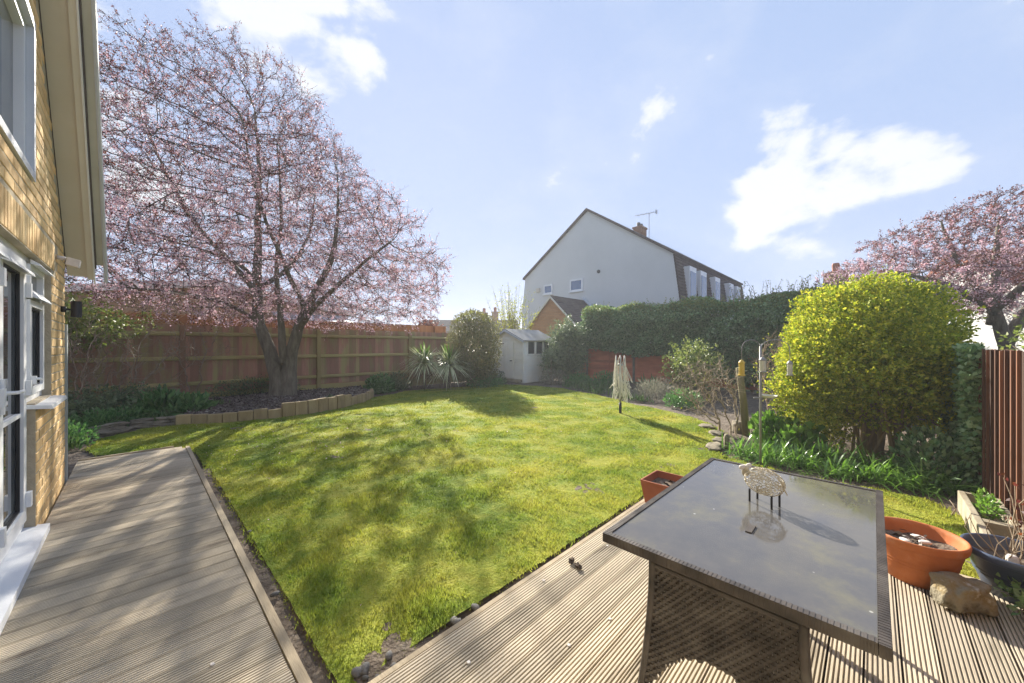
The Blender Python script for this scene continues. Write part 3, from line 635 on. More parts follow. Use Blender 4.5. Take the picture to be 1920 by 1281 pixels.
MB().hexa([(FX + .021, DY1 + .06, 1.69), (FX + .065, DY1 + .06, 1.675), (FX + .065, WY1 - .06, 1.675), (FX + .021, WY1 - .06, 1.69), (FX + .021, DY1 + .06, 1.735), (FX + .05, DY1 + .06, 1.70), (FX + .05, WY1 - .06, 1.70), (FX + .021, WY1 - .06, 1.735)]).build('drip_bar', 'upvc_grey', tl, HO)
MB().hexa([(FX + .021, DY1 + .05, DZ1 - .05), (FX + .07, DY1 + .05, DZ1 - .065), (FX + .07, WY1 - .05, DZ1 - .065), (FX + .021, WY1 - .05, DZ1 - .05), (FX + .021, DY1 + .05, DZ1 - .02), (FX + .06, DY1 + .05, DZ1 - .045), (FX + .06, WY1 - .05, DZ1 - .045), (FX + .021, WY1 - .05, DZ1 - .02)]).build('head_drip', 'upvc', tl, HO)
w2 = MB(); frame_rect(w2, DY1 + .055, WY1 - .055, WZ0 + .055, 1.67, .048, FX - .045, FX + .02); cl = w2.build('window', 'upvc', house, HO)
MB().box((FX - .024, DY1 + .103, WZ0 + .103), (FX - .014, WY1 - .103, 1.622)).build('pane', 'glass', cl, HO)
bead = MB(); frame_rect(bead, DY1 + .104, WY1 - .104, WZ0 + .104, 1.621, .012, FX - .013, FX + .003); bead.build('glazing_bead', 'black', cl, HO)
MB().box((FX + .021, DY1 + .065, 1.06), (FX + .045, DY1 + .10, 1.12)).tube([(FX + .045, DY1 + .08, 1.10), (FX + .06, DY1 + .08, 1.10), (FX + .06, DY1 + .16, 1.09)], .009, 6).build('handle', 'upvc', cl, HO)
MB().hexa([(FX - .05, DY1 - .02, WZ0 - .03), (HX + .075, DY1 - .02, WZ0 - .045), (HX + .075, WY1 + .07, WZ0 - .045), (FX - .05, WY1 + .07, WZ0 - .03), (FX - .05, DY1 - .02, WZ0 + .0), (HX + .07, DY1 - .02, WZ0 - .02), (HX + .07, WY1 + .07, WZ0 - .02), (FX - .05, WY1 + .07, WZ0)]).build('window_sill', 'upvc', house, HO)
MB().hexa([(FX - .05, DY0 - .05, .0), (HX + .055, DY0 - .05, .0), (HX + .055, DY1 + .04, .0), (FX - .05, DY1 + .04, .0), (FX - .05, DY0 - .05, .074), (HX + .055, DY0 - .05, .05), (HX + .055, DY1 + .04, .05), (FX - .05, DY1 + .04, .074)]).build('door_sill', 'upvc', house, HO)
MB().box((HX - .3, DY0 - .2, -.1), (HX - .26, WY1 + .1, 2.1)).build('inner_sheet', 'black', house, HO)  # plain black sheet behind the doors and side window
# upper window
fu = MB(); frame_rect(fu, UY0, UY1, UZ0, UZ1, .05, FX - .04, HX + .012); uw = fu.build('window', 'upvc_grey', house, HO)
fs_ = MB(); frame_rect(fs_, UY0 + .052, UY1 - .052, UZ0 + .052, UZ1 - .052, .045, FX - .03, FX + .03); fs_.build('sash', 'upvc', uw, HO)
MB().box((FX - .024, UY0 + .09, UZ0 + .09), (FX - .014, UY1 - .09, UZ1 - .09)).build('pane', 'glass', uw, HO)
# downpipe, lamp, sensor
pp = MB().box((HX - .03, 5.702, -.12), (HX + .01, 5.78, 1.55)); pp.build('corner_duct', 'pipe', house, HO)
lamp = empty('wall_lamp', (HX, 5.42, 1.68), 'black cylinder wall lamp on the yellow brick corner', 'wall lamp')
LO = (HX, 5.42, 1.68)
MB().tube([(HX, 5.42, 1.68), (HX + .03, 5.42, 1.68)], .028, 20).build('mount', 'black', lamp, LO, True)
MB().tube([(HX + .03, 5.42, 1.68), (HX + .058, 5.42, 1.68)], .008, 10).build('arm', 'black', lamp, LO, True)
MB().tube([(HX + .092, 5.42, 1.61), (HX + .092, 5.42, 1.76)], .036, 24).build('lamp_body', 'black', lamp, LO)
sens = empty('security_sensor', (HX, 5.15, 2.12), 'small white security light angled out from the brick wall under the soffit', 'security light')
SO = (HX, 5.15, 2.12)
MB().tube([(HX, 5.15, 2.12), (HX + .05, 5.15, 2.115)], .018, 12).build('arm', 'white_obj', sens, SO, True)
MB().hexa([(HX + .05, 5.11, 2.06), (HX + .13, 5.11, 2.04), (HX + .13, 5.19, 2.04), (HX + .05, 5.19, 2.06), (HX + .06, 5.11, 2.13), (HX + .14, 5.11, 2.11), (HX + .14, 5.19, 2.11), (HX + .06, 5.19, 2.13)]).build('light_head', 'white_obj', sens, SO, bevel=.006)

# ------------------------------------------------------------------ fences
def close_board(name, label, x0, x1, y, z0, z1, posts, mat, railmat, postmats, boardw=.105, rails=(), face=-1, group=None, hit=0.):
    org = ((x0 + x1) / 2, y, z0); root = empty(name, org, label, 'fence', group)
    bd = []
    for s in range(3):
        m = MB(); w = boardw * 1.18
        m.add([(-w / 2, 0, 0), (w / 2, 0, 0), (w / 2, .006, 0), (-w / 2, .017, 0), (-w / 2, 0, z1 - z0), (w / 2, 0, z1 - z0 + .004 * s), (w / 2, .006, z1 - z0 + .004 * s), (-w / 2, .017, z1 - z0)],
              [(3, 2, 1, 0), (4, 5, 6, 7), (0, 1, 5, 4), (1, 2, 6, 5), (2, 3, 7, 6), (3, 0, 4, 7)])
        bd.append(m.mesh('board'))
    x = x0; i = 0
    while x < x1:
        o = link('board', bd[i % 3], mat, root, (x - org[0], .02 * (1 if face < 0 else -1) + hit * (i % 2) + random.uniform(0, .002), random.uniform(-.006, .006)), rz=random.uniform(-.01, .03)); x += boardw; i += 1
    px = sorted(posts)
    for zr in rails:
        for a, b in zip(px, px[1:]):
            m = MB(); m.hexa([(a + .055, y - .045, zr - .035), (b - .055, y - .045, zr - .035), (b - .055, y + .015, zr - .05), (a + .055, y + .015, zr - .05), (a + .055, y - .045, zr + .015), (b - .055, y - .045, zr + .015), (b - .055, y + .015, zr + .05), (a + .055, y + .015, zr + .05)])
            m.build('rail', railmat, root, org)
    for k, p in enumerate(px):
        MB().box((p - .052, y - .085, z0 - .1), (p + .052, y + .012, z1 - .02)).build('post', postmats[k % len(postmats)], root, org)
    return root, org
lf, lo = close_board('closeboard_fence', 'mossy red-brown closeboard fence with green rails behind the plum tree', -5.25, 12.8, 11.73, .20, 1.83, [-5.25, -2.25, .75, 3.75, 6.75, 9.75, 12.75], 'fence', 'fence_rail', ['fence_post', 'fence_post', 'fence_post_red', 'fence_post', 'fence_post'], rails=(.42, 1.03, 1.62))
for a, b in zip((-5.25, -2.25, .75, 3.75, 6.75, 9.75), (-2.25, .75, 3.75, 6.75, 9.75, 12.75)):
    MB().box((a + .055, 11.70, -.1), (b - .055, 11.735, .19)).build('gravel_board', 'fence_rail', lf, lo)
nf, no = close_board('neighbour_fence', 'taller orange-brown fence standing behind the mossy fence', -6, 9.6, 13.5, -.1, 2.18, [-6, -3, 0, 3, 6, 9], 'fence_new', 'fence_new', ['fence_new'], boardw=.125)
tr = MB()
for i in range(12):
    for s in (0, 1):
        xa = -.55 + i * .1; za = 1.86
        p = [(xa + (.0 if s == 0 else .4), 13.46, za), (xa + (.4 if s == 0 else 0.), 13.462 + .008 * s, za + .36)]
        tr.tube(p, .008, 4)
o = tr.build('trellis', 'trellis', nf, no)
# red lap panels at the far end, stepping down
for k, (ya, yb, zt) in enumerate(((6.52, 8.48, 1.24), (4.46, 6.42, 1.13), (2.4, 4.36, 1.02))):
    org = (13.2, (ya + yb) / 2, -.1)
    root = empty('lap_panel', org, ('red-brown lap panel fence next to the dark shrub, topmost step of three', 'red-brown lap panel fence behind the rotary airer, middle step', 'red-brown lap panel fence behind the leaning bare climber, lowest step')[k], 'fence', 'red lap fence panels under the hedge')
    ns = 13; hgt = zt + .02; sl = hgt / ns
    mesh = MB().hexa([(0, -.97, 0), (.016, -.97, 0), (.016, .97, 0), (0, .97, 0), (-.012, -.97, sl * 1.15), (.004, -.97, sl * 1.15), (.004, .97, sl * 1.15), (-.012, .97, sl * 1.15)]).mesh('slat')
    # the lower edge of each slat stands proud of the one beneath
    for v in mesh.vertices: v.co.x = -v.co.x
    for i in range(ns): link('slat', mesh, 'panel_red', root, (-.01, random.uniform(-.004, .004), .08 + i * sl), rz=random.uniform(-.002, .002))
    for yy in (ya + .02, (ya + yb) / 2, yb - .02): MB().box((13.155, yy - .02, -.02), (13.185, yy + .02, zt)).build('batten', 'panel_red', root, org)
    MB().box((13.15, ya, zt), (13.235, yb, zt + .03)).build('capping', 'panel_red', root, org)
for y, zt, lb in ((8.53, 1.40, 'pale concrete fence post beside the dark shrub'), (6.47, 1.20, 'pale concrete fence post between the upper and middle red panels'), (4.41, 1.10, 'pale concrete fence post between the middle and lowest red panels')):
    o = MB().box((13.14, y - .045, -.3), (13.24, y + .045, zt)).build('fence_post', 'concrete', bevel=.006); tag(o, lb, 'fence post', 'concrete posts of the red fence')
# right hand fence, upright boards
rr_, ro = close_board('board_fence', 'dark red-brown upright board fence beside the pots, sunlit through its gaps', 1.2, 12.9, -.80, -.1, 1.30, [1.2, 3.0, 4.8, 6.6, 8.4, 10.2, 12.0], 'fence_right', 'fence_right', ['fence_right'], boardw=.085, face=-1, hit=.022)

# ------------------------------------------------------------------ trees
def make_tree(name, label, base, stems, env, n_att, step, tip, infl, kill, n_blos, n_leaf, trop, size=.035, group=None, trunk_rad=None):
    root = empty(name, base, label, 'tree', group); bx = np.array(base)
    # attractors inside the envelope, denser towards the outside
    zs = np.array([e[0] for e in env]); ox = np.array([e[1] for e in env]); oy = np.array([e[2] for e in env]); rr = np.array([e[3] for e in env])
    att = []
    while len(att) < n_att:
        z = rng.uniform(zs[0], zs[-1]); r = np.interp(z, zs, rr); a = rng.random() * 2 * np.pi
        if rng.random() > (r / rr.max()) ** 2: continue
        q = r * rng.random() ** .42 * (1 + .16 * mnoise.noise(Vector((math.cos(a) * 2, math.sin(a) * 2, z))))
        att.append((np.interp(z, zs, ox) + q * math.cos(a), np.interp(z, zs, oy) + q * math.sin(a), z))
    att = np.array(att)
    seeds = []; par = []; tm = MB()
    for pts, rads in stems:
        pts = [Vector(p) for p in pts]; out = []; ro_ = []
        for i in range(len(pts) - 1):   # smooth the stem
            p0 = pts[max(i - 1, 0)]; p1 = pts[i]; p2 = pts[i + 1]; p3 = pts[min(i + 2, len(pts) - 1)]
            for t in np.linspace(0, 1, 6, endpoint=False):
                out.append(.5 * ((2 * p1) + (p2 - p0) * t + (2 * p0 - 5 * p1 + 4 * p2 - p3) * t * t + (3 * p1 - p0 - 3 * p2 + p3) * t ** 3)); ro_.append(rads[i] * (1 - t) + rads[i + 1] * t)
        out.append(pts[-1]); ro_.append(rads[-1])
        out = [p + Vector((mnoise.noise(p * 2), mnoise.noise(p * 2 + Vector((9, 0, 0))), 0)) * .03 for p in out]
        tm.tube(out, ro_, 14)
        base_i = len(seeds)
        for i, p in enumerate(out):
            seeds.append(np.array(p)); par.append(-1 if i == 0 else base_i + i - 1)
    nodes, pr = grow(att, seeds, par, step, infl, kill, trop)
    ns = len(seeds); rad, kids = pipe_radii(pr, tip)
    for i in range(ns, len(nodes)):
        pass
    tmesh = tm.mesh('trunk', base)
    for v in tmesh.vertices:   # ridged bark and root flare
        p = v.co
        f = .018 * mnoise.noise(Vector((p.x * 14, p.y * 14, p.z * 1.6)))
        n_ = Vector((p.x, p.y, 0)); n_ = n_.normalized() if n_.length > 0 else n_
        v.co = p + n_ * f
    link('trunk', tmesh, 'bark', root, smooth=True)
    c = np.arange(ns, len(nodes)); P0 = nodes[pr[c]]; P1 = nodes[c]
    r1 = np.maximum(rad[c], tip); r0 = np.minimum(np.where(pr[c] >= ns, rad[pr[c]], r1 * 1.3), r1 * 1.35)
    ln = P1 - P0; P1 = P1 + ln * .06
    big = r1 > .014
    for nm, kk, sides, mt in (('limb', big, 6, 'bark'), ('twig', ~big, 3, 'twig')):
        if kk.any():
            V, F = tubes_np(P0[kk], P1[kk], r0[kk], r1[kk], sides); o = link(nm, np_mesh(nm, V - bx, F), mt, root, smooth=True); o['kind'] = 'stuff'
    thin = c[rad[c] < tip * 3.2]
    # extra short twigs that carry the flowers
    ti = rng.choice(thin, min(len(thin) * 2, 26000)); q0 = nodes[ti]; dr_ = nodes[ti] - nodes[pr[ti]]; dr_ /= np.linalg.norm(dr_, axis=1, keepdims=True)
    dd = dr_ + rand_dirs(len(ti)) * .75 + np.array([0, 0, .15]); dd /= np.linalg.norm(dd, axis=1, keepdims=True); ll = rng.uniform(.12, .42, len(ti))
    q1 = q0 + dd * ll[:, None]; V, F = tubes_np(q0, q1, np.full(len(ti), tip * .8), np.full(len(ti), tip * .45), 3)
    o = link('twig', np_mesh('twig', V - bx, F), 'twig', root); o['kind'] = 'stuff'
    def scatter(nl, jit, weight=None):
        j = rng.choice(len(ti), nl, p=weight); t = rng.random(nl) ** .7
        return q0[j] + (q1 - q0)[j] * t[:, None] + rng.normal(size=(nl, 3)) * jit
    zrel = (q1[:, 2] - zs[0]) / (zs[-1] - zs[0]); wb = np.clip(1.25 - zrel * 1.25, .05, 1); cl_ = np.array([mnoise.noise(Vector(q * 1.5)) + .6 * mnoise.noise(Vector(q * 4.)) for q in q1]); cl_ = np.clip(.55 + 1.1 * cl_, .06, 2.0); pick = rng.random(len(ti)) ** 2 + .05
    wb *= cl_ * pick; wb /= wb.sum(); wl_ = (.35 + zrel) * np.clip(1.5 - cl_ * .5, .3, 2) * (rng.random(len(ti)) ** 1.5 + .1); wl_ /= wl_.sum()
    Pb = scatter(n_blos, .022, wb); leaves('blossom', 'blossom', root, base, Pb, rand_dirs(n_blos), size * (.6 + .7 * rng.random(n_blos)), .85, .12)
    Pl = scatter(n_leaf, .018, wl_); Dl = rand_dirs(n_leaf); Dl[:, 2] += .4
    leaves('foliage', 'plum_leaf', root, base, Pl, Dl, size * (.7 + .9 * rng.random(n_leaf)), .5, .15)
    return root
LX, LY = -.70, .713     # picture-left direction on the ground
RXx, RYy = .70, -.713
def off(b, l, f, z): # l metres towards the left of the trunk, f metres back
    return (b[0] + LX * l + .713 * f, b[1] + LY * l + .70 * f, z)
TB = (2.57, 10.65, .02)
stems = [
    ([off(TB, .10, 0, -.05), off(TB, .13, 0, .5), off(TB, .30, .0, 1.1), off(TB, .62, .0, 2.0), off(TB, .70, .1, 3.2), off(TB, .68, .1, 4.6), off(TB, .66, .1, 5.8), off(TB, .7, 0, 7.2)], [.25, .19, .15, .125, .10, .075, .045, .015]),
    ([off(TB, -.13, 0, -.05), off(TB, -.12, .05, .5), off(TB, -.18, .05, 1.1), off(TB, -.42, .05, 1.9), off(TB, -.78, .1, 2.7), off(TB, -1.2, .1, 3.6), off(TB, -1.35, .1, 4.6), off(TB, -1.4, 0, 5.6)], [.24, .18, .145, .115, .095, .07, .04, .015]),
    ([off(TB, -.05, -.05, .9), off(TB, -.05, -.1, 1.5), off(TB, -.02, -.15, 2.3), off(TB, .02, -.2, 3.3), off(TB, -.15, -.3, 4.6), off(TB, -.1, -.35, 6.2)], [.09, .08, .065, .05, .035, .015]),
    ([off(TB, -.40, .0, 1.75), off(TB, -.85, -.15, 2.25), off(TB, -1.45, -.25, 2.75), off(TB, -2.1, -.3, 3.3), off(TB, -2.9, -.35, 3.9)], [.085, .07, .055, .04, .018]),
    ([off(TB, .62, .0, 2.6), off(TB, 1.1, -.1, 3.3), off(TB, 1.9, -.2, 4.2), off(TB, 2.6, -.3, 5.4), off(TB, 3.1, -.3, 6.6)], [.075, .06, .045, .03, .014]),
    ([off(TB, .66, .0, 3.0), off(TB, 1.4, .3, 3.5), off(TB, 2.5, .4, 3.9), off(TB, 3.6, .5, 4.2)], [.06, .045, .03, .014]),
    ([off(TB, .55, .0, 1.9), off(TB, 1.0, -.4, 2.3), off(TB, 1.8, -.8, 2.55), off(TB, 2.6, -1.2, 2.6)], [.05, .04, .03, .015]),
    ([off(TB, .62, .1, 2.8), off(TB, .3, .9, 3.6), off(TB, .3, 1.8, 4.8), off(TB, .4, 2.3, 6.2)], [.065, .05, .035, .014]),
    ([off(TB, -.5, .1, 2.3), off(TB, -.6, -.9, 3.2), off(TB, -.5, -1.6, 4.4), off(TB, -.4, -1.9, 5.8)], [.06, .045, .03, .014]),
]
def env_rows(b, rows): return [(z, b[0] + LX * l, b[1] + LY * l, r) for z, l, r in rows]
make_tree('plum_tree', 'tall purple-leaved plum tree in pink blossom growing from the bark bed', TB, stems,
          env_rows(TB, [(1.75, -.8, 2.4), (2.4, .0, 4.0), (3.3, .3, 4.45), (4.3, .7, 4.3), (5.3, 1.15, 3.9), (6.4, 1.55, 3.3), (7.4, 1.45, 2.5), (8.2, 1.1, 1.6), (8.8, .75, .5)]),
          9000, .15, .0038, 1.6, .20, 102000, 78000, (0, 0, .25), .031)
PB = (15.4, -1.9, -.1)
def o2(l, f, z): return off(PB, l, f, z)
stems2 = [([o2(-.9, 0, -.1), o2(-.85, 0, 1.0), o2(-.6, 0, 2.0), o2(-.1, 0, 2.8), o2(.5, 0, 3.6), o2(.9, 0, 4.6)], [.18, .15, .12, .09, .06, .02]),
          ([o2(-.8, 0, 1.4), o2(-1.4, 0, 2.3), o2(-2.2, 0, 3.0), o2(-3.0, 0, 3.6)], [.14, .12, .08, .03]),
          ([o2(-.6, .1, 1.9), o2(-.8, .2, 3.0), o2(-.8, .2, 3.8), o2(-.9, .2, 4.7)], [.13, .1, .07, .03]),
          ([o2(-.3, 0, 2.4), o2(1.0, -.2, 2.9), o2(2.2, -.2, 3.2)], [.1, .07, .03]),
          ([o2(-.4, 0, 2.2), o2(-.2, -1.2, 3.2), o2(0, -2.0, 4.0)], [.1, .07, .03])]
make_tree('plum_tree', 'smaller purple plum tree in blossom rising behind the golden rounded bush', PB, stems2,
          env_rows(PB, [(2.1, -.4, 2.4), (2.7, -.1, 3.4), (3.3, -.2, 3.4), (4.0, -.5, 2.9), (4.7, -.9, 2.1), (5.2, -1.2, 1.2), (5.5, -1.3, .4)]),
          3600, .16, .0042, 1.6, .24, 62000, 46000, (0, 0, .22), .038)

# ------------------------------------------------------------------ bushes and hedges
def stems_part(root, org, base, n, h, spread, r, mat, name='stem', k=5):
    m = MB()
    for i in range(n):
        a = random.uniform(0, 6.28); q = random.uniform(.2, 1) * spread; b = (base[0] + random.gauss(0, .08), base[1] + random.gauss(0, .08), base[2] - .03)
        p = [b]; 
        for t in (.35, .7, 1.0):
            p.append((b[0] + math.cos(a) * q * t ** 1.3 + random.gauss(0, .02), b[1] + math.sin(a) * q * t ** 1.3 + random.gauss(0, .02), base[2] + h * t))
        m.tube(p, [r, r * .8, r * .6, r * .3], k)
    o = m.build(name, mat, root, org, True); return o
def bush(name, label, base, c, rad, n, size, mat, depth=.3, lumps=.12, freq=2.5, seed=1., zmin=None, power=2., stems=8, stemmat='bare_brown', aspect=.55, cat='bush', out=.5, group=None, inner=.35):
    root = empty(name, base, label, cat, group)
    P, D = blob_points(n, c, rad, depth, lumps, freq, seed, zmin, power)
    k7 = rng.random(len(P)) < 1 / 6; Q, E = sprigs(P[k7], D[k7], 7, size * 2.6, out)
    leaves('foliage', mat, root, base, Q, E, size * (.5 + .9 * rng.random(len(Q))), aspect)
    if inner:
        Pi, Di = blob_points(int(n * .25), c, np.array(rad) * .8, .5, lumps, freq, seed, zmin, power)
        leaves('foliage', mat, root, base, Pi, rand_dirs(len(Pi)), size * 1.8 * (.6 + .8 * rng.random(len(Pi))), .7)
    if stems: stems_part(root, base, base, stems, (c[2] - base[2]) * 1.1, rad[0] * .6, .016, stemmat)
    return root
# golden rounded bush on the right: a clipped dome on bare stems
def golden():
    base = (7.0, .05, -.1); root = empty('golden_bush', base, 'large clipped golden-green rounded bush on bare pale stems', 'bush')
    c = (7.0, .09, 1.20); r = (.88, .88, .93)
    P1, D1 = blob_points(5600, c, r, .16, .22, 3.8, 4., None, 2.3)
    P2, D2 = blob_points(2300, (6.72, .50, .60), (.46, .55, .58), .5, .3, 3, 6.)
    P3, D3 = blob_points(900, (7.1, -.35, .7), (.85, .45, .5), .7, .3, 3, 8.)
    P = np.concatenate([P1, P2, P3]); D = np.concatenate([D1, D2, D3])
    # open underside so that the stems show
    keep = ~((P[:, 2] < .60) & (P[:, 0] < 6.95) & (P[:, 1] < .30) & (rng.random(len(P)) < .75)) & (P[:, 2] > .05)
    Q, E = sprigs(P[keep], D[keep], 9, .12)
    leaves('foliage', 'euonymus', root, base, Q, E, .037 * (.5 + .9 * rng.random(len(Q))), .6)
    Pi, Di = blob_points(9000, c, (.74, .74, .78), .75, .1, 3.2, 4., None, 2.3); kk = Pi[:, 2] > .55; Pi = Pi[kk]
    leaves('foliage', 'euonymus', root, base, Pi, rand_dirs(len(Pi)), .075 * (.6 + .8 * rng.random(len(Pi))), .6)
    # long shoots standing proud of the clipped top and sides
    U = []; G_ = []
    for i in range(230):
        th = random.uniform(0, 1.25) if i < 170 else random.uniform(1.0, 1.9); ph = random.uniform(0, 6.28); d = Vector((math.sin(th) * math.cos(ph), math.sin(th) * math.sin(ph), math.cos(th)))
        p = Vector((c[0] + d.x * r[0] * .96, c[1] + d.y * r[1] * .96, c[2] + d.z * r[2] * .96)); e = (d * .5 + Vector((random.gauss(0, .25), random.gauss(0, .25), .9))).normalized(); h = random.uniform(.07, .24) * (1 if i < 170 else .6)
        for t in np.linspace(0, 1, 15): U.append(p + e * h * t + Vector((random.gauss(0, .012), random.gauss(0, .012), 0)))
    U = np.array(U); leaves('foliage', 'euonymus', root, base, U, rand_dirs(len(U)) + np.array([0, 0, .7]), .034 * (.6 + .7 * rng.random(len(U))), .6)
    m = MB()
    for i in range(34):
        a = random.uniform(0, 6.28); b = Vector((6.95 + random.gauss(0, .24), .02 + random.gauss(0, .2), -.12)); q = random.uniform(.1, .6)
        p = [b] + [b + Vector((math.cos(a) * q * t ** 1.4 + random.gauss(0, .02), math.sin(a) * q * t ** 1.4 + random.gauss(0, .02), 1.15 * t)) for t in (.3, .6, 1)]
        m.tube(p, [.022, .018, .013, .007], 6)
    m.build('stem', 'pale_stem', root, base, True)
golden()
bush('clipped_bush', 'dark clipped oval bush with yellow-green top beside the shed', (8.35, 10.1, -.1), (8.35, 10.1, 1.22), (.88, .88, 1.32), 30000, .036, 'privet', .22, .06, 3, 2., -.05, 2.5, stems=10)
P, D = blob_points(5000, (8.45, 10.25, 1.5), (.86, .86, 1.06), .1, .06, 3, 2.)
# leaves in a yellower green along the top of the clipped bush
kp = P[:, 2] > 2.15; rt = bpy.data.objects['clipped_bush']; leaves('top_leaves', 'spring', rt, (8.35, 10.1, -.1), P[kp], D[kp] + rand_dirs(kp.sum()) * .6, .05 * (.7 + .6 * rng.random(kp.sum())), .5)
bush('bay_shrub', 'dark upright leafy shrub between the shed and the red fence', (12.05, 8.72, -.1), (12.05, 8.72, 1.12), (.78, .82, 1.28), 9000, .085, 'darkleaf', .7, .35, 3.4, 9., -.05, 1.8, stems=10, aspect=.35)
bush('bay_shrub', 'low dark shrub spreading in front of the shed corner', (11.0, 8.75, -.1), (11.35, 8.75, .75), (.55, .45, .55), 3200, .08, 'darkleaf', .7, .35, 3.4, 12., -.05, stems=6, aspect=.35)
# ivy-topped hedge over the red fence
def hedge():
    base = (13.3, 3.7, -.1); root = empty('ivy_hedge', base, 'long dense ivy hedge standing over the red lap fence', 'hedge')
    n = 60000; Y = rng.uniform(-1.2, 8.55, n)
    a = rng.random(n) ** .8 * np.pi * 1.0
    # cross-section: rounded box; a from 0 (bottom front) to pi (back top)
    bot = np.interp(Y, [-1.2, 3.0, 4.2, 5.2, 6.2, 7.6, 8.5], [.1, .15, .55, 1.0, .92, 1.18, 1.25]); top = 2.82 + .06 * np.sin(Y * 1.3) + .05 * np.sin(Y * 3.1 + 1)
    t = rng.random(n); h = top - bot
    front = t < .62
    X = np.where(front, 12.62 + .28 * np.abs(rng.random(n) ** 1.5) , 12.72 + 1.5 * rng.random(n))
    Z = np.where(front, bot + h * rng.random(n) ** .9, top - .3 * rng.random(n) ** 2)
    # round off the shoulder and bulge unevenly
    bul = np.array([mnoise.noise(Vector((y * 1.1, z * 1.6, 2.))) + .6 * mnoise.noise(Vector((y * 3.3, z * 3.3, 5.))) for y, z in zip(Y, Z)])
    sh = np.clip((Z - (top - .55)) / .55, 0, 1); X = X - .34 * bul + np.where(front, .35 * sh ** 2, 0)
    Z = Z + np.where(front, 0, .16 * bul) ; lo = np.clip((bot + .35 - Z) / .35, 0, 1); X = X + np.where(front, .22 * lo, 0)
    P = np.stack([X, Y, Z], 1); D = np.where(front[:, None], np.array([-1., 0, -.35]), np.array([-.3, 0, .6])) + rand_dirs(n) * .75
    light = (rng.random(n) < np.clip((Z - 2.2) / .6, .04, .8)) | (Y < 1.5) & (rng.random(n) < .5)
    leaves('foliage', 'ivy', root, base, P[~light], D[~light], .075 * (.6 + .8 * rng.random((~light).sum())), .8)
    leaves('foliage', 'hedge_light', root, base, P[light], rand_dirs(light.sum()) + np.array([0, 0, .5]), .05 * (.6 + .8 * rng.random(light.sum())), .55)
    ni = 22000; Yi = rng.uniform(-1.2, 8.5, ni); bi = np.interp(Yi, [-1.2, 3.0, 4.2, 5.2, 6.2, 7.6, 8.5], [.1, .15, .6, 1.05, 1.0, 1.2, 1.3]); Zi = bi + (2.74 - bi) * rng.random(ni); Xi = 12.85 + .5 * rng.random(ni) + .25 * np.clip((Zi - 2.4) / .4, 0, 1)
    leaves('foliage', 'ivy', root, base, np.stack([Xi, Yi, Zi], 1), rand_dirs(ni), .13 * (.7 + .6 * rng.random(ni)), .8)
    # loose shoots above the top
    m = MB(); Q = []
    for i in range(190):
        y = random.uniform(-1, 8.4) if i < 120 else random.uniform(-.5, 3.2); x = 12.9 + random.random() * .9; h = random.uniform(.08, .28) if i < 120 else random.uniform(.2, .6); d = random.gauss(0, .12), random.gauss(0, .12)
        m.tube([(x, y, 2.6), (x + d[0] * .4, y + d[1] * .4, 2.75 + h * .5), (x + d[0], y + d[1], 2.78 + h)], [.008, .006, .003], 3)
        for t in np.linspace(.2, 1, 9): Q.append((x + d[0] * t + random.gauss(0, .02), y + d[1] * t + random.gauss(0, .02), 2.7 + (h + .08) * t))
    s = m.build('shoot', 'bare_brown', root, base); s['kind'] = 'stuff'
    Q = np.array(Q); leaves('foliage', 'hedge_light', root, base, Q, rand_dirs(len(Q)) + np.array([0, 0, .5]), .055 * (.6 + .8 * rng.random(len(Q))), .5)
    mm = MB()
    for i in range(16):
        y = -.9 + i * .6; mm.tube([(13.45, y, -.12), (13.4 + random.gauss(0, .1), y + random.gauss(0, .15), 1.2), (13.35, y + random.gauss(0, .3), 2.5)], [.05, .04, .02], 6)
    mm.build('stem', 'bark', root, base)
hedge()
# ivy on the right-hand fence
n = 9000; X = 5.62 + 2.2 * rng.random(n) ** 1.1; Z = rng.uniform(-.08, 1.36, n); wv = np.array([mnoise.noise(Vector((x * 2, z * 2.4, 4.))) for x, z in zip(X, Z)])
k = (X > 5.72 + .16 * wv + .12 * (1.3 - Z) / 1.3 * 0) ; P = np.stack([X, -.855 + .0 * X + .14 * rng.random(n) + .05 * wv + .06, Z], 1)[k]
ib = (6.6, -.7, -.1); iv = empty('wall_ivy', ib, 'dark ivy climbing the end of the upright board fence behind the golden bush', 'ivy')
leaves('foliage', 'ivy', iv, ib, P, np.array([-.2, .6, -.6]) + rand_dirs(len(P)) * .6, .048 * (.6 + .8 * rng.random(len(P))), .85)
m = MB()
for i in range(14):
    x = 5.9 + i * .13; m.tube([(x, -.76, -.12), (x + random.gauss(0, .05), -.765, .5), (x + random.gauss(0, .1), -.765, 1.2)], [.012, .01, .005], 5)
m.build('stem', 'bare_brown', iv, ib)

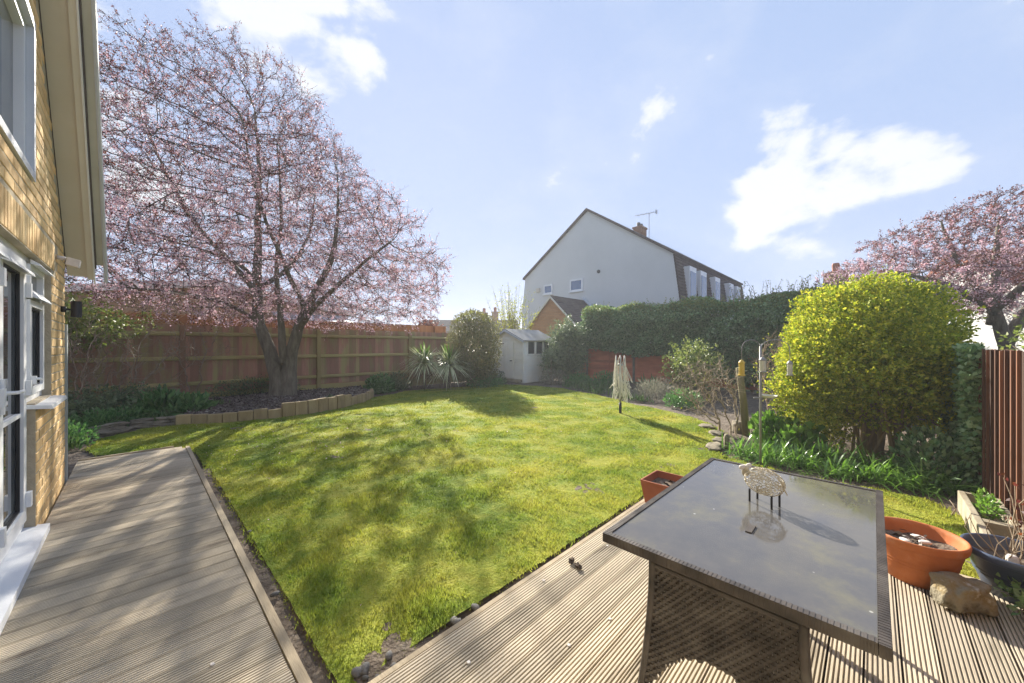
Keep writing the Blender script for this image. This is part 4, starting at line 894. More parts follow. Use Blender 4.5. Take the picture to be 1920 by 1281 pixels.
# ------------------------------------------------------------------ bare shrubs
def bare_shrub(name, label, base, c, rad, n_att, mat, tip=.003, step=.07, infl=.8, kill=.1, cat='shrub', n_leaf=0, lmat='spring', lsize=.03, n_seed=6, trop=(0, 0, .1), weep=0.):
    root = empty(name, base, label, cat)
    D = rand_dirs(n_att); att = np.array(c) + D * (rng.random((n_att, 1)) ** .5) * np.array(rad); att = att[att[:, 2] > base[2] + .05]
    seeds = []; par = []
    for i in range(n_seed):
        b = np.array(base) + np.array([random.gauss(0, rad[0] * .22), random.gauss(0, rad[1] * .22), -.02]); i0 = len(seeds)
        for t in range(4): seeds.append(b + np.array([0, 0, .05 * t])); par.append(-1 if t == 0 else i0 + t - 1)
    nodes, pr = grow(att, seeds, par, step, infl, kill, trop, jitter=.3)
    r, kd = pipe_radii(pr, tip, 2.6); c_ = np.where(pr >= 0)[0]
    V, F = tubes_np(nodes[pr[c_]], nodes[c_], np.minimum(r[pr[c_]], r[c_] * 1.4), r[c_], 4)
    o = link('twig', np_mesh('twig', V - np.array(base), F), mat, root); o['kind'] = 'stuff'
    thin = np.where(r < tip * 1.7)[0]; j = rng.choice(thin, min(len(thin), 900)); d = rand_dirs(len(j)) * .7 + np.array([0, 0, .35 - weep]); d /= np.linalg.norm(d, axis=1, keepdims=True)
    q = nodes[j] + d * rng.uniform(.08, .3, (len(j), 1)); V, F = tubes_np(nodes[j], q, np.full(len(j), tip * .8), np.full(len(j), tip * .4), 3)
    o = link('twig', np_mesh('twig', V - np.array(base), F), mat, root); o['kind'] = 'stuff'
    if n_leaf:
        j = rng.choice(len(nodes), n_leaf); leaves('foliage', lmat, root, base, nodes[j] + rng.normal(size=(n_leaf, 3)) * .05, rand_dirs(n_leaf), lsize * (.6 + .8 * rng.random(n_leaf)))
    return root
bare_shrub('bare_shrub', 'tangled bare brown shrub against the mossy fence near the house', (-1.0, 10.5, -.1), (-1.05, 10.6, 1.0), (1.25, .8, 1.0), 1500, 'bare_brown', .0045, .09, 1.0, .13, n_leaf=600, lmat='privet')
bare_shrub('cane_shrub', 'pale arching canes of a leafless shrub beside the terracotta bowl', (-.1, 10.6, -.1), (.1, 10.7, .95), (1.0, .6, .95), 240, 'bare_twig', .004, .10, 1.4, .14, n_seed=5, trop=(0, 0, .3))
bare_shrub('bare_climber', 'bare climber hanging on the fence post left of the plum trunk', (.95, 11.55, -.05), (1.0, 11.5, 1.35), (.75, .18, .5), 480, 'bare_brown', .0035, .07, 1.4, .09, n_seed=2, weep=.5)
bush('mixed_shrub', 'yellow-green leafy shrub at the fence end close to the house corner', (-1.3, 10.9, -.1), (-1.25, 11.1, 1.75), (1.35, .7, .60), 7000, .05, 'hedge_light', .8, .4, 2.5, 15., stems=12, out=.2)
bush('evergreen_climber', 'dark green climber piled over the fence beside the house corner', (-2.4, 11.3, -.1), (-2.2, 11.5, 2.0), (1.1, .6, .9), 4500, .06, 'ivy', .8, .3, 2.5, 17., stems=8, out=.2)
bush('shade_shrub', 'grey-green low shrub in the shaded bed near the house', (-.35, 10.35, -.1), (-.35, 10.35, .12), (.95, .55, .42), 5200, .05, 'darkleaf', .8, .3, 3, 19., -.1, stems=5)
bare_shrub('bare_rose', 'sprawling bare pale climber tied to the leaning wooden post', (6.75, 1.72, -.08), (6.72, 2.0, .62), (.50, .62, .55), 420, 'bare_twig', .0042, .06, .9, .085, n_seed=4, trop=(-.05, .05, .05), n_leaf=60)
bare_shrub('bare_wisteria', 'tall tangle of bare brown stems beside the golden bush', (7.9, 1.15, -.1), (8.0, 1.2, .85), (.55, .42, .75), 700, 'bare_brown', .0035, .06, .9, .085, n_seed=6, trop=(0, 0, .35), n_leaf=250, lmat='euonymus', lsize=.04)
bush('olive_shrub', 'soft grey-green shrub between the red fence and the bare climber', (10.6, 3.5, -.1), (10.6, 3.5, .72), (.72, .72, .72), 5200, .05, 'hedge_light', .8, .35, 3, 21., -.05, stems=8)
# fresh spring shrub behind the shed
def spring_shrub():
    base = (13.3, 13.05, -.15); root = empty('spring_shrub', base, 'upright shrub with fresh yellow-green leaves behind the shed roof', 'shrub')
    m = MB(); Q = []; U = []
    for i in range(60):
        a = random.uniform(0, 6.28); q = random.uniform(.1, 1.45); h = random.uniform(2.8, 4.75) - q * .35
        p = [Vector((base[0] + math.cos(a) * .12, base[1] + math.sin(a) * .12, -.2))]
        for t in (.3, .65, 1.0): p.append(Vector((base[0] + math.cos(a) * q * t ** 1.2 + random.gauss(0, .05), base[1] + math.sin(a) * q * t ** 1.2 + random.gauss(0, .05), h * t)))
        m.tube(p, [.022, .016, .011, .004], 4)
        for _ in range(95):
            t = random.random() ** .9; s = t * 3; k = min(int(s), 2); v = p[k].lerp(p[k + 1], s - k)
            if v.z < 1.0 or (v.z > 3.0 and random.random() < (v.z - 2.6) * .45): continue
            Q.append(v + Vector((random.gauss(0, .05), random.gauss(0, .05), random.gauss(0, .04))))
    m.build('stem', 'pale_stem', root, base, True)
    Q = np.array(Q); leaves('foliage', 'spring', root, base, Q, rand_dirs(len(Q)) + np.array([0, 0, .6]), .085 * (.6 + .7 * rng.random(len(Q))), .5)
spring_shrub()

# ------------------------------------------------------------------ strap-leaved and small plants
def ribbon(P0, az, L, w, rise, droop, seg=5, V=None, F=None):
    n = len(V); 
    for i in range(seg + 1):
        t = i / seg; r = L * (t * math.cos(rise) + .0); z = L * t * math.sin(rise) - droop * L * t * t
        ww = w * (1 - t ** 2.2) * (.55 + .9 * min(t * 3, 1) * .5) + .0008
        cx = P0[0] + math.cos(az) * r; cy = P0[1] + math.sin(az) * r; sx = -math.sin(az) * ww; sy = math.cos(az) * ww
        V.append((cx + sx, cy + sy, P0[2] + z)); V.append((cx - sx, cy - sy, P0[2] + z))
    for i in range(seg): F.append((n + 2 * i, n + 2 * i + 1, n + 2 * i + 3, n + 2 * i + 2))
def strap(name, label, base, n, L, w, mat, rise=(.5, 1.4), droop=(.25, .7), spread=.08, cat='plant', group=None, root=None, part='strap_leaves', z0=0.):
    if root is None: root = empty(name, base, label, cat, group)
    V = []; F = []
    for i in range(n):
        ribbon((base[0] + random.gauss(0, spread), base[1] + random.gauss(0, spread), base[2] + z0), random.uniform(0, 6.28), L * random.uniform(.6, 1.15), w * random.uniform(.7, 1.2), random.uniform(*rise), random.uniform(*droop), 5, V, F)
    o = link(part, np_mesh(part, np.array(V) - np.array(base), F), mat, root, smooth=True); o['kind'] = 'stuff'
    return root
# cordylines by the fence
for x, y, h, lb in ((6.65, 10.6, .85, 'spiky cordyline with drooping pale leaves nearer the mossy fence post'), (7.3, 10.15, .75, 'spiky cordyline with drooping pale leaves touching the clipped dark bush')):
    base = (x, y, -.1); rt = empty('cordyline', base, lb, 'cordyline', 'cordylines in front of the fence')
    MB().tube([(x, y, -.12), (x + .02, y, h * .5), (x, y + .02, h)], [.055, .05, .055], 9).build('trunk', 'bark', rt, base, True)
    strap('cordyline', None, base, 300, 1.0, .023, 'cordy', (-.1, 1.15), (.2, .75), .03, root=rt, z0=h)
    strap('cordyline', None, base, 70, .75, .02, 'cordy_top', (.95, 1.5), (.0, .2), .015, root=rt, z0=h + .03)
    strap('cordyline', None, base, 120, .75, .02, 'cordy_dead', (-1.2, .1), (.1, .35), .02, root=rt, z0=h - .02)
# agapanthus along the right bed
ag = [(5.66, 1.26, .36), (5.46, .95, .40), (5.62, .62, .42), (5.50, .28, .38), (5.56, -.02, .42), (5.58, -.30, .40), (5.66, -.52, .34), (6.05, 1.05, .36), (6.1, .70, .4), (6.0, .40, .42), (6.05, .10, .4), (6.1, -.2, .38), (5.8, .82, .4), (5.85, -.45, .36), (6.5, .55, .38)]
for i, (x, y, L) in enumerate(ag):
    strap('agapanthus', 'glossy strap-leaved clump in the bed below the golden bush', (x, y, -.12), 95, L * 1.25, .0095, 'strap', (.35, 1.4), (.25, .8), .08, 'plant', 'strap-leaved clumps below the golden bush')
for i, (x, y, L, m_, lb) in enumerate([
        (1.25, 10.1, .24, 'daff', 'small upright green clump growing alone in the bark bed'),
        (.25, 9.42, .30, 'daff', 'bright strap-leaved clump beside the rubble stone edging'),
        (-.72, 8.75, .36, 'strap', 'arching green clump close to the house corner'),
        (-.66, 7.95, .30, 'daff', 'bright green clump at the far end of the deck by the wall'),
        (3.3, 9.35, .16, 'daff', 'tuft of short green shoots behind the tallest timber blocks')]):
    strap('bulb_clump', lb, (x, y, .05 if m_ == 'daff' and y > 9.3 and x > .5 else -.1), 34, L, .012, m_, (.8, 1.5), (.1, .5), .06)
for i, (x, y, L) in enumerate([(10.55, 7.6, .34), (10.35, 7.1, .36), (10.0, 6.5, .33), (9.75, 5.95, .34), (9.75, 5.3, .36), (9.45, 4.95, .34), (9.2, 4.3, .3), (10.9, 7.0, .36), (10.6, 6.3, .36)]):
    strap('daffodil_clump', 'green bulb foliage in the far border in front of the red fence', (x, y, -.11), 60, L, .013, 'daff', (.7, 1.5), (.1, .5), .13, 'plant', 'bulb foliage along the far border')
strap('phormium', 'dark arching sword-leaved plant against the middle red panel', (11.9, 5.3, -.1), 90, .8, .022, 'hellebore', (.4, 1.4), (.2, .6), .1)
strap('sedge', 'dry brown grassy clump behind the bare climber', (10.2, 3.0, -.1), 80, .45, .008, 'cordy_dead', (.7, 1.5), (.1, .4), .12)
def mound(name, label, x, y, rx, ry, h, n, size, mat, cat='plant', group=None, aspect=.5, z=-.1):
    base = (x, y, z); root = empty(name, base, label, cat, group)
    P, D = blob_points(n, (x, y, z + .1), (rx, ry, h), .75, .3, 3, random.uniform(0, 50), z)
    leaves('foliage', mat, root, base, P, D * .6 + rand_dirs(len(P)) * .6 + np.array([0, 0, .5]), size * (.6 + .8 * rng.random(len(P))), aspect)
    stems_part(root, base, base, 5, h * .8, rx * .5, .006, 'bare_brown', k=4); return root
mound('lavender', 'grey lavender mound at the front corner of the cream shed', 10.9, 8.5, .6, .5, .42, 3200, .09, 'lavender', aspect=.1)
mound('lavender', 'wide grey lavender mound to the right of the rotary airer', 9.75, 4.15, .62, .62, .42, 4200, .09, 'lavender', aspect=.1)
mound('lavender', 'small grey lavender mound under the lowest red panel', 10.6, 3.9, .5, .5, .5, 2400, .09, 'lavender', aspect=.1)
mound('border_plant', 'low leafy green plant at the foot of the dark shrub', 11.3, 7.7, .55, .5, .3, 1800, .06, 'hellebore')
mound('border_plant', 'leafy green border plant below the first red panel', 11.4, 6.6, .6, .55, .42, 2400, .06, 'hellebore')
mound('border_plant', 'leafy plant beside the wide lavender mound', 9.0, 3.2, .42, .4, .3, 1500, .06, 'hellebore')
mound('border_plant', 'glossy hellebore clump at the end of the timber edging', 5.15, 10.75, .42, .38, .42, 1500, .1, 'hellebore', aspect=.4)
mound('border_plant', 'dark low shrub between the hellebore clump and the cordylines', 5.85, 11.05, .5, .35, .42, 2000, .07, 'darkleaf')
mound('border_plant', 'low foliage under the clipped oval bush', 8.5, 9.6, .8, .35, .28, 2000, .05, 'hellebore')
mound('border_plant', 'ground foliage between the clipped bush and the shed door', 9.35, 10.0, .4, .3, .4, 1300, .06, 'darkleaf')
mound('hellebore', 'broad-leaved hellebore clump below the terracotta bowl', .35, 10.0, .5, .42, .36, 900, .17, 'hellebore', aspect=.38)
mound('hellebore', 'broad-leaved hellebore clump next to the bark bed corner', .75, 9.75, .32, .3, .3, 550, .16, 'hellebore', aspect=.38)
mound('ground_cover', 'low leafy ground cover beside the rubble stones', -.35, 9.65, .55, .35, .2, 1600, .06, 'hellebore')
mound('ground_cover', 'low ivy trailing along the foot of the fence behind the trunk', 2.2, 11.5, 1.1, .2, .36, 2600, .05, 'darkleaf', z=.05)
mound('ground_cover', 'leafy weeds by the deck end at the house corner', -.72, 8.3, .3, .4, .2, 700, .06, 'hellebore')
mound('rhubarb', 'broad bright leaves growing behind the bird feeder pole', 6.6, 1.08, .3, .28, .30, 260, .13, 'strap', aspect=.75)
mound('rhubarb', 'broad leaves with reddish base between the feeder pole and the golden bush', 6.35, .75, .28, .26, .26, 240, .12, 'strap', aspect=.75)
mound('ivy_trail', 'trailing ivy spilling over the deck under the blue pot', 3.10, -.60, .22, .14, .07, 420, .032, 'ivy', aspect=.8, z=.0)
mound('border_plant', 'glossy low foliage at the foot of the ivy-covered fence', 6.2, -.45, .6, .3, .36, 1700, .07, 'ivy')

# ------------------------------------------------------------------ shed
sx0, sx1, sy0, sy1, sz0, sz1, sap = 10.42, 12.3, 9.62, 11.5, -.1, 1.56, 1.98
SH = (sx0, sy0, sz0); shed = empty('garden_shed', SH, 'small cream timber shed with grey felt roof and three dark windows', 'shed')
ymid = (sy0 + sy1) / 2
MB().prism([(sy0 + .02, -.12), (sy1 - .02, -.12), (sy1 - .02, sz1), (ymid, sap - .02), (sy0 + .02, sz1)], 0, sx0 + .02, sx1 - .02).build('core', 'cream_paint', shed, SH)
bh = .128
def clad(name, p0, p1, nrm, z, h=bh):   # one shiplap board: lower edge proud
    (xa, ya), (xb, yb) = p0, p1; nx, ny = nrm
    return MB().hexa([(xa, ya, z), (xb, yb, z), (xb + nx * .022, yb + ny * .022, z), (xa + nx * .022, ya + ny * .022, z), (xa, ya, z + h - .006), (xb, yb, z + h - .006), (xb + nx * .010, yb + ny * .010, z + h - .006), (xa + nx * .010, ya + ny * .010, z + h - .006)]).build(name, 'cream_paint', shed, SH)
z = -.085
while z < sap - .12:
    hw = (sy1 - sy0) / 2 if z + bh < sz1 else (sap - z - bh) / (sap - sz1) * (sy1 - sy0) / 2
    a, b = ymid - hw + .03, ymid + hw - .03
    if z < 1.5:
        clad('board', (sx0 + .02, a), (sx0 + .02, ymid - .42), (-1, 0), z); clad('board', (sx0 + .02, ymid + .42), (sx0 + .02, b), (-1, 0), z)
    elif b - a > .2: clad('board', (sx0 + .02, a), (sx0 + .02, b), (-1, 0), z)
    if z < .95: clad('board', (sx0 + .02, sy0 + .02), (sx1 - .02, sy0 + .02), (0, -1), z)
    elif z < sz1 - .1:
        clad('board', (sx0 + .02, sy0 + .02), (sx0 + .19, sy0 + .02), (0, -1), z); clad('board', (sx1 - .25, sy0 + .02), (sx1 - .02, sy0 + .02), (0, -1), z)
    z += bh
for (x, y) in ((sx0 + .005, sy0 + .005), (sx1 - .005, sy0 + .005)): MB().box((x - .03, y - .03, -.02), (x + .03, y + .03, sz1 - .01)).build('corner_post', 'cream_paint', shed, SH)
dd = MB().box((sx0 - .022, ymid - .41, .05), (sx0 - .004, ymid + .41, 1.49)).build('door', 'cream_paint', shed, SH)
for i in range(7): MB().box((sx0 - .034, ymid - .405 + i * .117, .055), (sx0 - .023, ymid - .405 + i * .117 + .108, 1.485)).build('plank', 'cream_paint', dd, SH)
MB().box((sx0 - .06, ymid - .36, .72), (sx0 - .035, ymid - .25, .75)).build('handle', 'black', dd, SH)
for zz in (.25, 1.4): MB().box((sx0 - .042, ymid + .1, zz), (sx0 - .035, ymid + .40, zz + .03)).build('hinge', 'black', dd, SH)
for i in range(3):
    a = sx0 + .20 + i * .49
    wf = MB(); wf.box((a, sy0 - .02, 1.0), (a + .05, sy0 + .018, 1.5)); wf.box((a + .44, sy0 - .02, 1.0), (a + .488, sy0 + .018, 1.5)); wf.box((a + .05, sy0 - .02, .97), (a + .44, sy0 + .018, 1.01)); wf.box((a + .05, sy0 - .02, 1.49), (a + .44, sy0 + .018, 1.53))
    wnd = wf.build('window', 'cream_paint', shed, SH); MB().box((a + .05, sy0 + .005, 1.01), (a + .44, sy0 + .012, 1.49)).build('pane', 'glass', wnd, SH)
ov = .10; sl = (sap - sz1) / ((sy1 - sy0) / 2)
MB().prism([(sy0 - ov, sz1 - ov * sl), (ymid, sap), (sy1 + ov, sz1 - ov * sl), (sy1 + ov, sz1 - ov * sl + .03), (ymid, sap + .035), (sy0 - ov, sz1 - ov * sl + .03)], 0, sx0 - .1, sx1 + .1).build('roof', 'shed_roof', shed, SH)
for s in (-1, 1):
    e = sy0 - ov if s < 0 else sy1 + ov
    MB().prism([(e, sz1 - ov * sl - .07), (ymid, sap - .075), (ymid, sap - .0), (e, sz1 - ov * sl)], 0, sx0 - .125, sx0 - .102).build('bargeboard', 'upvc_grey', shed, SH)
MB().box((sx0 - .08, sy0 + .05, -.11), (sx0 - .03, sy1 - .1, .02)).build('step', 'driftwood', shed, SH)

# ------------------------------------------------------------------ white gambrel house, garage, far houses
WX, WXE = 18.0, 30.6; YA, YB = 6.55, 16.75; YE0, YE1 = 6.86, 16.45; YM = 11.66; ZB, ZE, ZA = 3.35, 5.78, 9.02
WO = (24, 11.6, -.2); wh = empty('white_house', WO, 'large white rendered house with dark tiled mansard side beyond the hedge', 'house')
prof = [(YA, -.2), (YB, -.2), (YB, ZB), (YE1, ZE), (YM, ZA), (YE0, ZE), (YA, ZB)]
MB().prism(prof, 0, WX, WXE).build('wall', 'render', wh, WO)
t = .10
MB().prism([(YE0 - .12, ZE - .10), (YM, ZA + .01), (YE1 + .12, ZE - .10), (YE1 + .14, ZE + .02), (YM, ZA + .15), (YE0 - .14, ZE + .02)], 0, WX - .12, WXE + .1).build('roof', 'roof', wh, WO)
nrow = 15
for i in range(nrow):    # hung tile courses on the mansard side, each lapped over the next
    f0 = i / nrow; f1 = (i + 1) / nrow + .02; y0 = YA + (YE0 - YA) * f0; y1 = YA + (YE0 - YA) * f1; z0 = ZB + (ZE - .1 - ZB) * f0; z1 = ZB + (ZE - .1 - ZB) * f1
    MB().hexa([(WX - .02, y0 - .10, z0), (WXE, y0 - .10, z0), (WXE, y0 - .02, z0), (WX - .02, y0 - .02, z0), (WX - .02, y1 - .05, z1), (WXE, y1 - .05, z1), (WXE, y1 - .01, z1), (WX - .02, y1 - .01, z1)]).build('tile_course', 'roof', wh, WO)
for i, xw in enumerate((18.95, 20.55, 23.0, 25.9, 27.6)):
    w = MB(); w.box((xw, YA - .13, 3.2), (xw + .95, YA + .25, 5.25)); wd = w.build('window', 'upvc', wh, WO)
    MB().box((xw + .08, YA - .15, 3.75), (xw + .87, YA - .131, 5.0)).build('pane', 'glass_blue', wd, WO); MB().box((xw + .08, YA - .145, 3.25), (xw + .87, YA - .131, 3.7)).build('apron_panel', 'soffit2', wd, WO)
for y0, y1, z0, z1 in ((11.95, 12.85, 4.52, 5.22), (14.15, 14.85, 4.55, 5.14)):
    w = MB(); frame_rect(w, y0, y1, z0, z1, .09, WX - .05, WX - .005); w.box((WX - .09, y0 - .06, z0 - .06), (WX - .005, y1 + .06, z0 - .003)); wd = w.build('window', 'upvc', wh, WO)
    MB().box((WX - .03, y0 + .09, z0 + .09), (WX - .012, y1 - .09, z1 - .09)).build('pane', 'glass_blue', wd, WO)
MB().tube([(WX - .04, 10.92, 5.46), (WX - .002, 10.92, 5.46)], .10, 14).build('vent', 'black', wh, WO)
MB().box((WX - .10, 15.15, 4.75), (WX - .005, 15.45, 5.0)).build('alarm_box', 'soffit', wh, WO, bevel=.02)
MB().box((WX - .04, YB - .6, -.2), (WX - .004, YB - .5, 4.0)).build('downpipe', 'upvc', wh, WO)
ch = MB().box((24.2, 11.35, 8.3), (25.0, 11.95, 9.45)).box((24.15, 11.3, 9.45), (25.05, 12.0, 9.57)).build('chimney', 'chimney', wh, WO)
for xx in (24.4, 24.8): MB().lathe([(.0, .3), (.11, .3), (.13, .26), (.12, .0)], (xx, 11.65, 9.57), 12).build('chimney_pot', 'black', ch, WO)
ae = MB().tube([(25.3, 11.3, 8.4), (25.3, 11.3, 10.7)], .022, 6); ae.tube([(25.3, 12.4, 10.74), (25.3, 10.8, 10.64)], .018, 5)
for i in range(7): ae.tube([(25.05, 10.9 + i * .2, 10.65 + i * .012), (25.55, 10.9 + i * .2, 10.65 + i * .012)], .012, 4)
ae.box((25.18, 10.76, 10.5), (25.42, 10.8, 10.78)); ae.build('aerial', 'steel', wh, WO)
GO = (16.4, 11.85, -.2); ga = empty('brick_garage', GO, 'orange brick gabled garage with brown tiled roof in front of the white house', 'garage')
gy0, gy1, ge, gap, gm = 10.35, 13.35, 2.42, 3.88, 11.85
MB().prism([(gy0, -.2), (gy1, -.2), (gy1, ge), (gm, gap), (gy0, ge)], 0, 15.0, 17.9).build('wall', 'brick_garage', ga, GO)
rows = 13
for s in (-1, 1):
    for i in range(rows):
        f0, f1 = i / rows, (i + 1) / rows + .015; e = gy0 - .15 if s < 0 else gy1 + .15; ez = ge - .146
        ya, yb = e + (gm - e) * f0, e + (gm - e) * f1; za, zb = ez + (gap - ez) * f0 + .05, ez + (gap - ez) * f1 + .02
        MB().hexa([(14.9, ya, za - .05), (17.95, ya, za - .05), (17.95, yb, zb - .04), (14.9, yb, zb - .04), (14.9, ya, za), (17.95, ya, za), (17.95, yb, zb), (14.9, yb, zb)]).build('tile_course', 'roof', ga, GO)
    MB().prism([(e, ez - .10), (gm, gap - .10), (gm, gap + .0), (e, ez - .0)], 0, 14.84, 14.895).build('bargeboard', 'soffit2', ga, GO)
MB().prism([(gy0 - .15, ge - .02), (gm, gap + .13), (gm, gap + .22), (gy0 - .15, ge + .1)], 0, 17.75, 17.96).build('flashing', 'upvc_grey', ga, GO)
# bungalow beyond the left fence
BO = (1, 20, -.2); bu = empty('brick_bungalow', BO, 'pale brick bungalow with white gutters seen through the plum blossom', 'house')
MB().prism([(-2.75, -.2), (6.5, -.2), (6.5, 2.75), (1.9, 3.5), (-2.75, 2.75)], 1, 17.0, 24).build('wall', 'brick_pale', bu, BO)
MB().prism([(-3.1, 2.70), (1.9, 3.52), (6.9, 2.70), (6.9, 2.82), (1.9, 3.66), (-3.1, 2.82)], 1, 16.7, 24.2).build('roof', 'roof', bu, BO)
for s, (a, b) in enumerate((((-3.12, 2.68), (1.9, 3.5)), ((1.9, 3.5), (6.92, 2.68)))): MB().prism([(a[0], a[1] - .06), (b[0], b[1] - .06), (b[0], b[1] + .16), (a[0], a[1] + .16)], 1, 16.64, 16.695).build('bargeboard', 'upvc', bu, BO)
MB().tube([(-2.95, 16.62, 2.7), (-2.95, 16.75, 2.45), (-2.72, 16.93, 2.3), (-2.72, 16.93, .0)], .05, 8).build('downpipe', 'upvc', bu, BO)
MB().box((-8.5, 18.6, -.2), (-2.8, 23, 2.3)).build('side_wing', 'brick_pale', bu, BO); MB().prism([(18.3, 2.2), (20.8, 3.5), (23.3, 2.2), (23.3, 2.35), (20.8, 3.65), (18.3, 2.35)], 0, -8.6, -2.9).build('wing_roof', 'roof', bu, BO)
CO = (5, 16.5, -.2); co = empty('conservatory', CO, 'low white glazed conservatory behind the fence right of the plum trunk', 'conservatory')
m = MB().box((3.8, 15.4, -.2), (6.2, 16.9, .6)); 
for x in np.linspace(3.8, 6.14, 6): m.box((x, 15.4, .6), (x + .06, 15.46, 2.1))
m.box((3.8, 15.38, 2.1), (6.2, 15.48, 2.22)); m.build('frame_unit', 'upvc', co, CO)
MB().box((3.86, 15.5, .6), (6.14, 16.9, 2.08)).build('glazing', 'glass_blue', co, CO); MB().prism([(15.35, 2.22), (16.95, 2.62), (16.95, 2.69), (15.35, 2.29)], 0, 3.7, 6.3).build('roof', 'upvc_grey', co, CO)
# distant houses
def far_house(name, label, c, L, D, eave, ridge, wallm, roofm, ang=0., chim=(), wcol=None):
    root = empty(name, c, label, 'house'); root.rotation_euler[2] = ang
    def P(mb, nm, mt, par=root): 
        return link(nm, mb.mesh(nm), mt, par)
    P(MB().prism([(-D / 2, 0), (D / 2, 0), (D / 2, eave), (0, ridge - .1), (-D / 2, eave)], 0, -L / 2, L / 2), 'wall', wallm)
    r = P(MB().prism([(-D / 2 - .3, eave - .12), (0, ridge), (D / 2 + .3, eave - .12), (D / 2 + .3, eave), (0, ridge + .14), (-D / 2 - .3, eave)], 0, -L / 2 - .2, L / 2 + .2), 'roof', roofm)
    for x, y, w, h in chim:
        cc = P(MB().box((x - w, y - .35, eave), (x + w, y + .35, ridge + h)).box((x - w - .06, y - .41, ridge + h), (x + w + .06, y + .41, ridge + h + .12)), 'chimney', 'chimney', r)
        P(MB().lathe([(0, .5), (.14, .5), (.17, .4), (.15, 0)], (x, y, ridge + h + .12), 10), 'chimney_pot', 'terra_dull', cc)
    for x in np.arange(-L / 2 + 1.2, L / 2 - 1, 2.6):
        wd = P(MB().box((x, -D / 2 - .05, 1.0), (x + 1.2, -D / 2 - .004, 2.1)), 'window', 'upvc'); P(MB().box((x + .1, -D / 2 - .07, 1.1), (x + 1.1, -D / 2 - .051, 2.0)), 'pane', 'glass', wd)
    return root
far_house('distant_house', 'distant dark-roofed house with two brick chimneys above the clipped bush', (25.5, 31.5, -.2), 10, 7, 2.6, 4.2, 'brick_pale', 'roof', -.78, ((1.55, 0, .35, .8), (2.75, 0, .35, .9)))
far_house('distant_house', 'house roof with stout brick chimney showing over the end of the hedge', (27.5, .6, -.2), 9, 7, 3.1, 4.3, 'render', 'roof', -.78, ((-1.6, -.4, .36, 1.0),))
far_house('distant_house', 'cream bungalow with red tiled roof behind the smaller plum tree', (21.2, -6.2, -.2), 9, 7, 2.75, 4.6, 'render', 'roof_red', -1.2, ())
bush('neighbour_shrub', 'loose grey-green shrub showing above the upright board fence', (8.2, -2.0, -.15), (8.2, -2.2, 1.2), (1.5, .9, .95), 4200, .06, 'hedge_light', .8, .4, 2.5, 31., stems=9, out=.2)
bush('neighbour_tree', 'reddish bushy tree far beyond the fence left of the clipped bush', (11.6, 18.2, -.2), (11.6, 18.2, 1.7), (.9, .9, 1.35), 4500, .08, 'plum_leaf', .6, .3, 2.5, 33., stems=6)

# ------------------------------------------------------------------ table and sheep
TX0, TX1, TY0, TY1, TZ = 1.18, 2.43, -.03, .70, .66
TO = (1.8, .335, 0); tb = empty('rattan_table', TO, 'grey woven rattan garden table with dusty glass top on the decking', 'table')
MB().box((TX0 + .022, TY0 + .022, TZ - .008), (TX1 - .022, TY1 - .022, TZ)).build('glass_top', 'table_glass', tb, TO, bevel=.002)
rim = MB()
def wrapped(mb, p0, p1, w, h, n):   # edge wrapped with woven strands
    p0 = Vector(p0); p1 = Vector(p1); d = (p1 - p0); u = d.normalized(); s = Vector((-u.y, u.x, 0))
    mb.hexa([tuple(q + s * k * (w / 2 - .002) + Vector((0, 0, zz))) for zz in (-h + .002, .0) for q, k in ((p0 + u * .004, -1), (p1 - u * .004, -1), (p1 - u * .004, 1), (p0 + u * .004, 1))])
    for i in range(n):
        a = p0 + d * (i / n); b = p0 + d * ((i + .96) / n); e = .0009 * (i % 2)
        mb.hexa([tuple(a - s * (w / 2 + e) - Vector((0, 0, h))), tuple(b - s * (w / 2 + e) - Vector((0, 0, h))), tuple(b + s * (w / 2 + e) - Vector((0, 0, h))), tuple(a + s * (w / 2 + e) - Vector((0, 0, h))),
                 tuple(a - s * (w / 2 + e) + Vector((0, 0, .003 + e))), tuple(b - s * (w / 2 + e) + Vector((0, 0, .003 + e))), tuple(b + s * (w / 2 + e) + Vector((0, 0, .003 + e))), tuple(a + s * (w / 2 + e) + Vector((0, 0, .003 + e)))])
for a, b, n in (((TX0, TY0 + .011, TZ), (TX1, TY0 + .011, TZ), 210), ((TX0, TY1 - .011, TZ), (TX1, TY1 - .011, TZ), 210), ((TX0 + .011, TY0 + .023, TZ), (TX0 + .011, TY1 - .023, TZ), 116), ((TX1 - .011, TY0 + .023, TZ), (TX1 - .011, TY1 - .023, TZ), 116)):
    m = MB(); wrapped(m, a, b, .021, .028, n); o = m.build('rim', 'rattan', tb, TO)
MB().box((TX0 + .0225, TY0 + .0225, TZ - .024), (TX1 - .0225, TY1 - .0225, TZ - .009)).build('underframe', 'rattan', tb, TO)
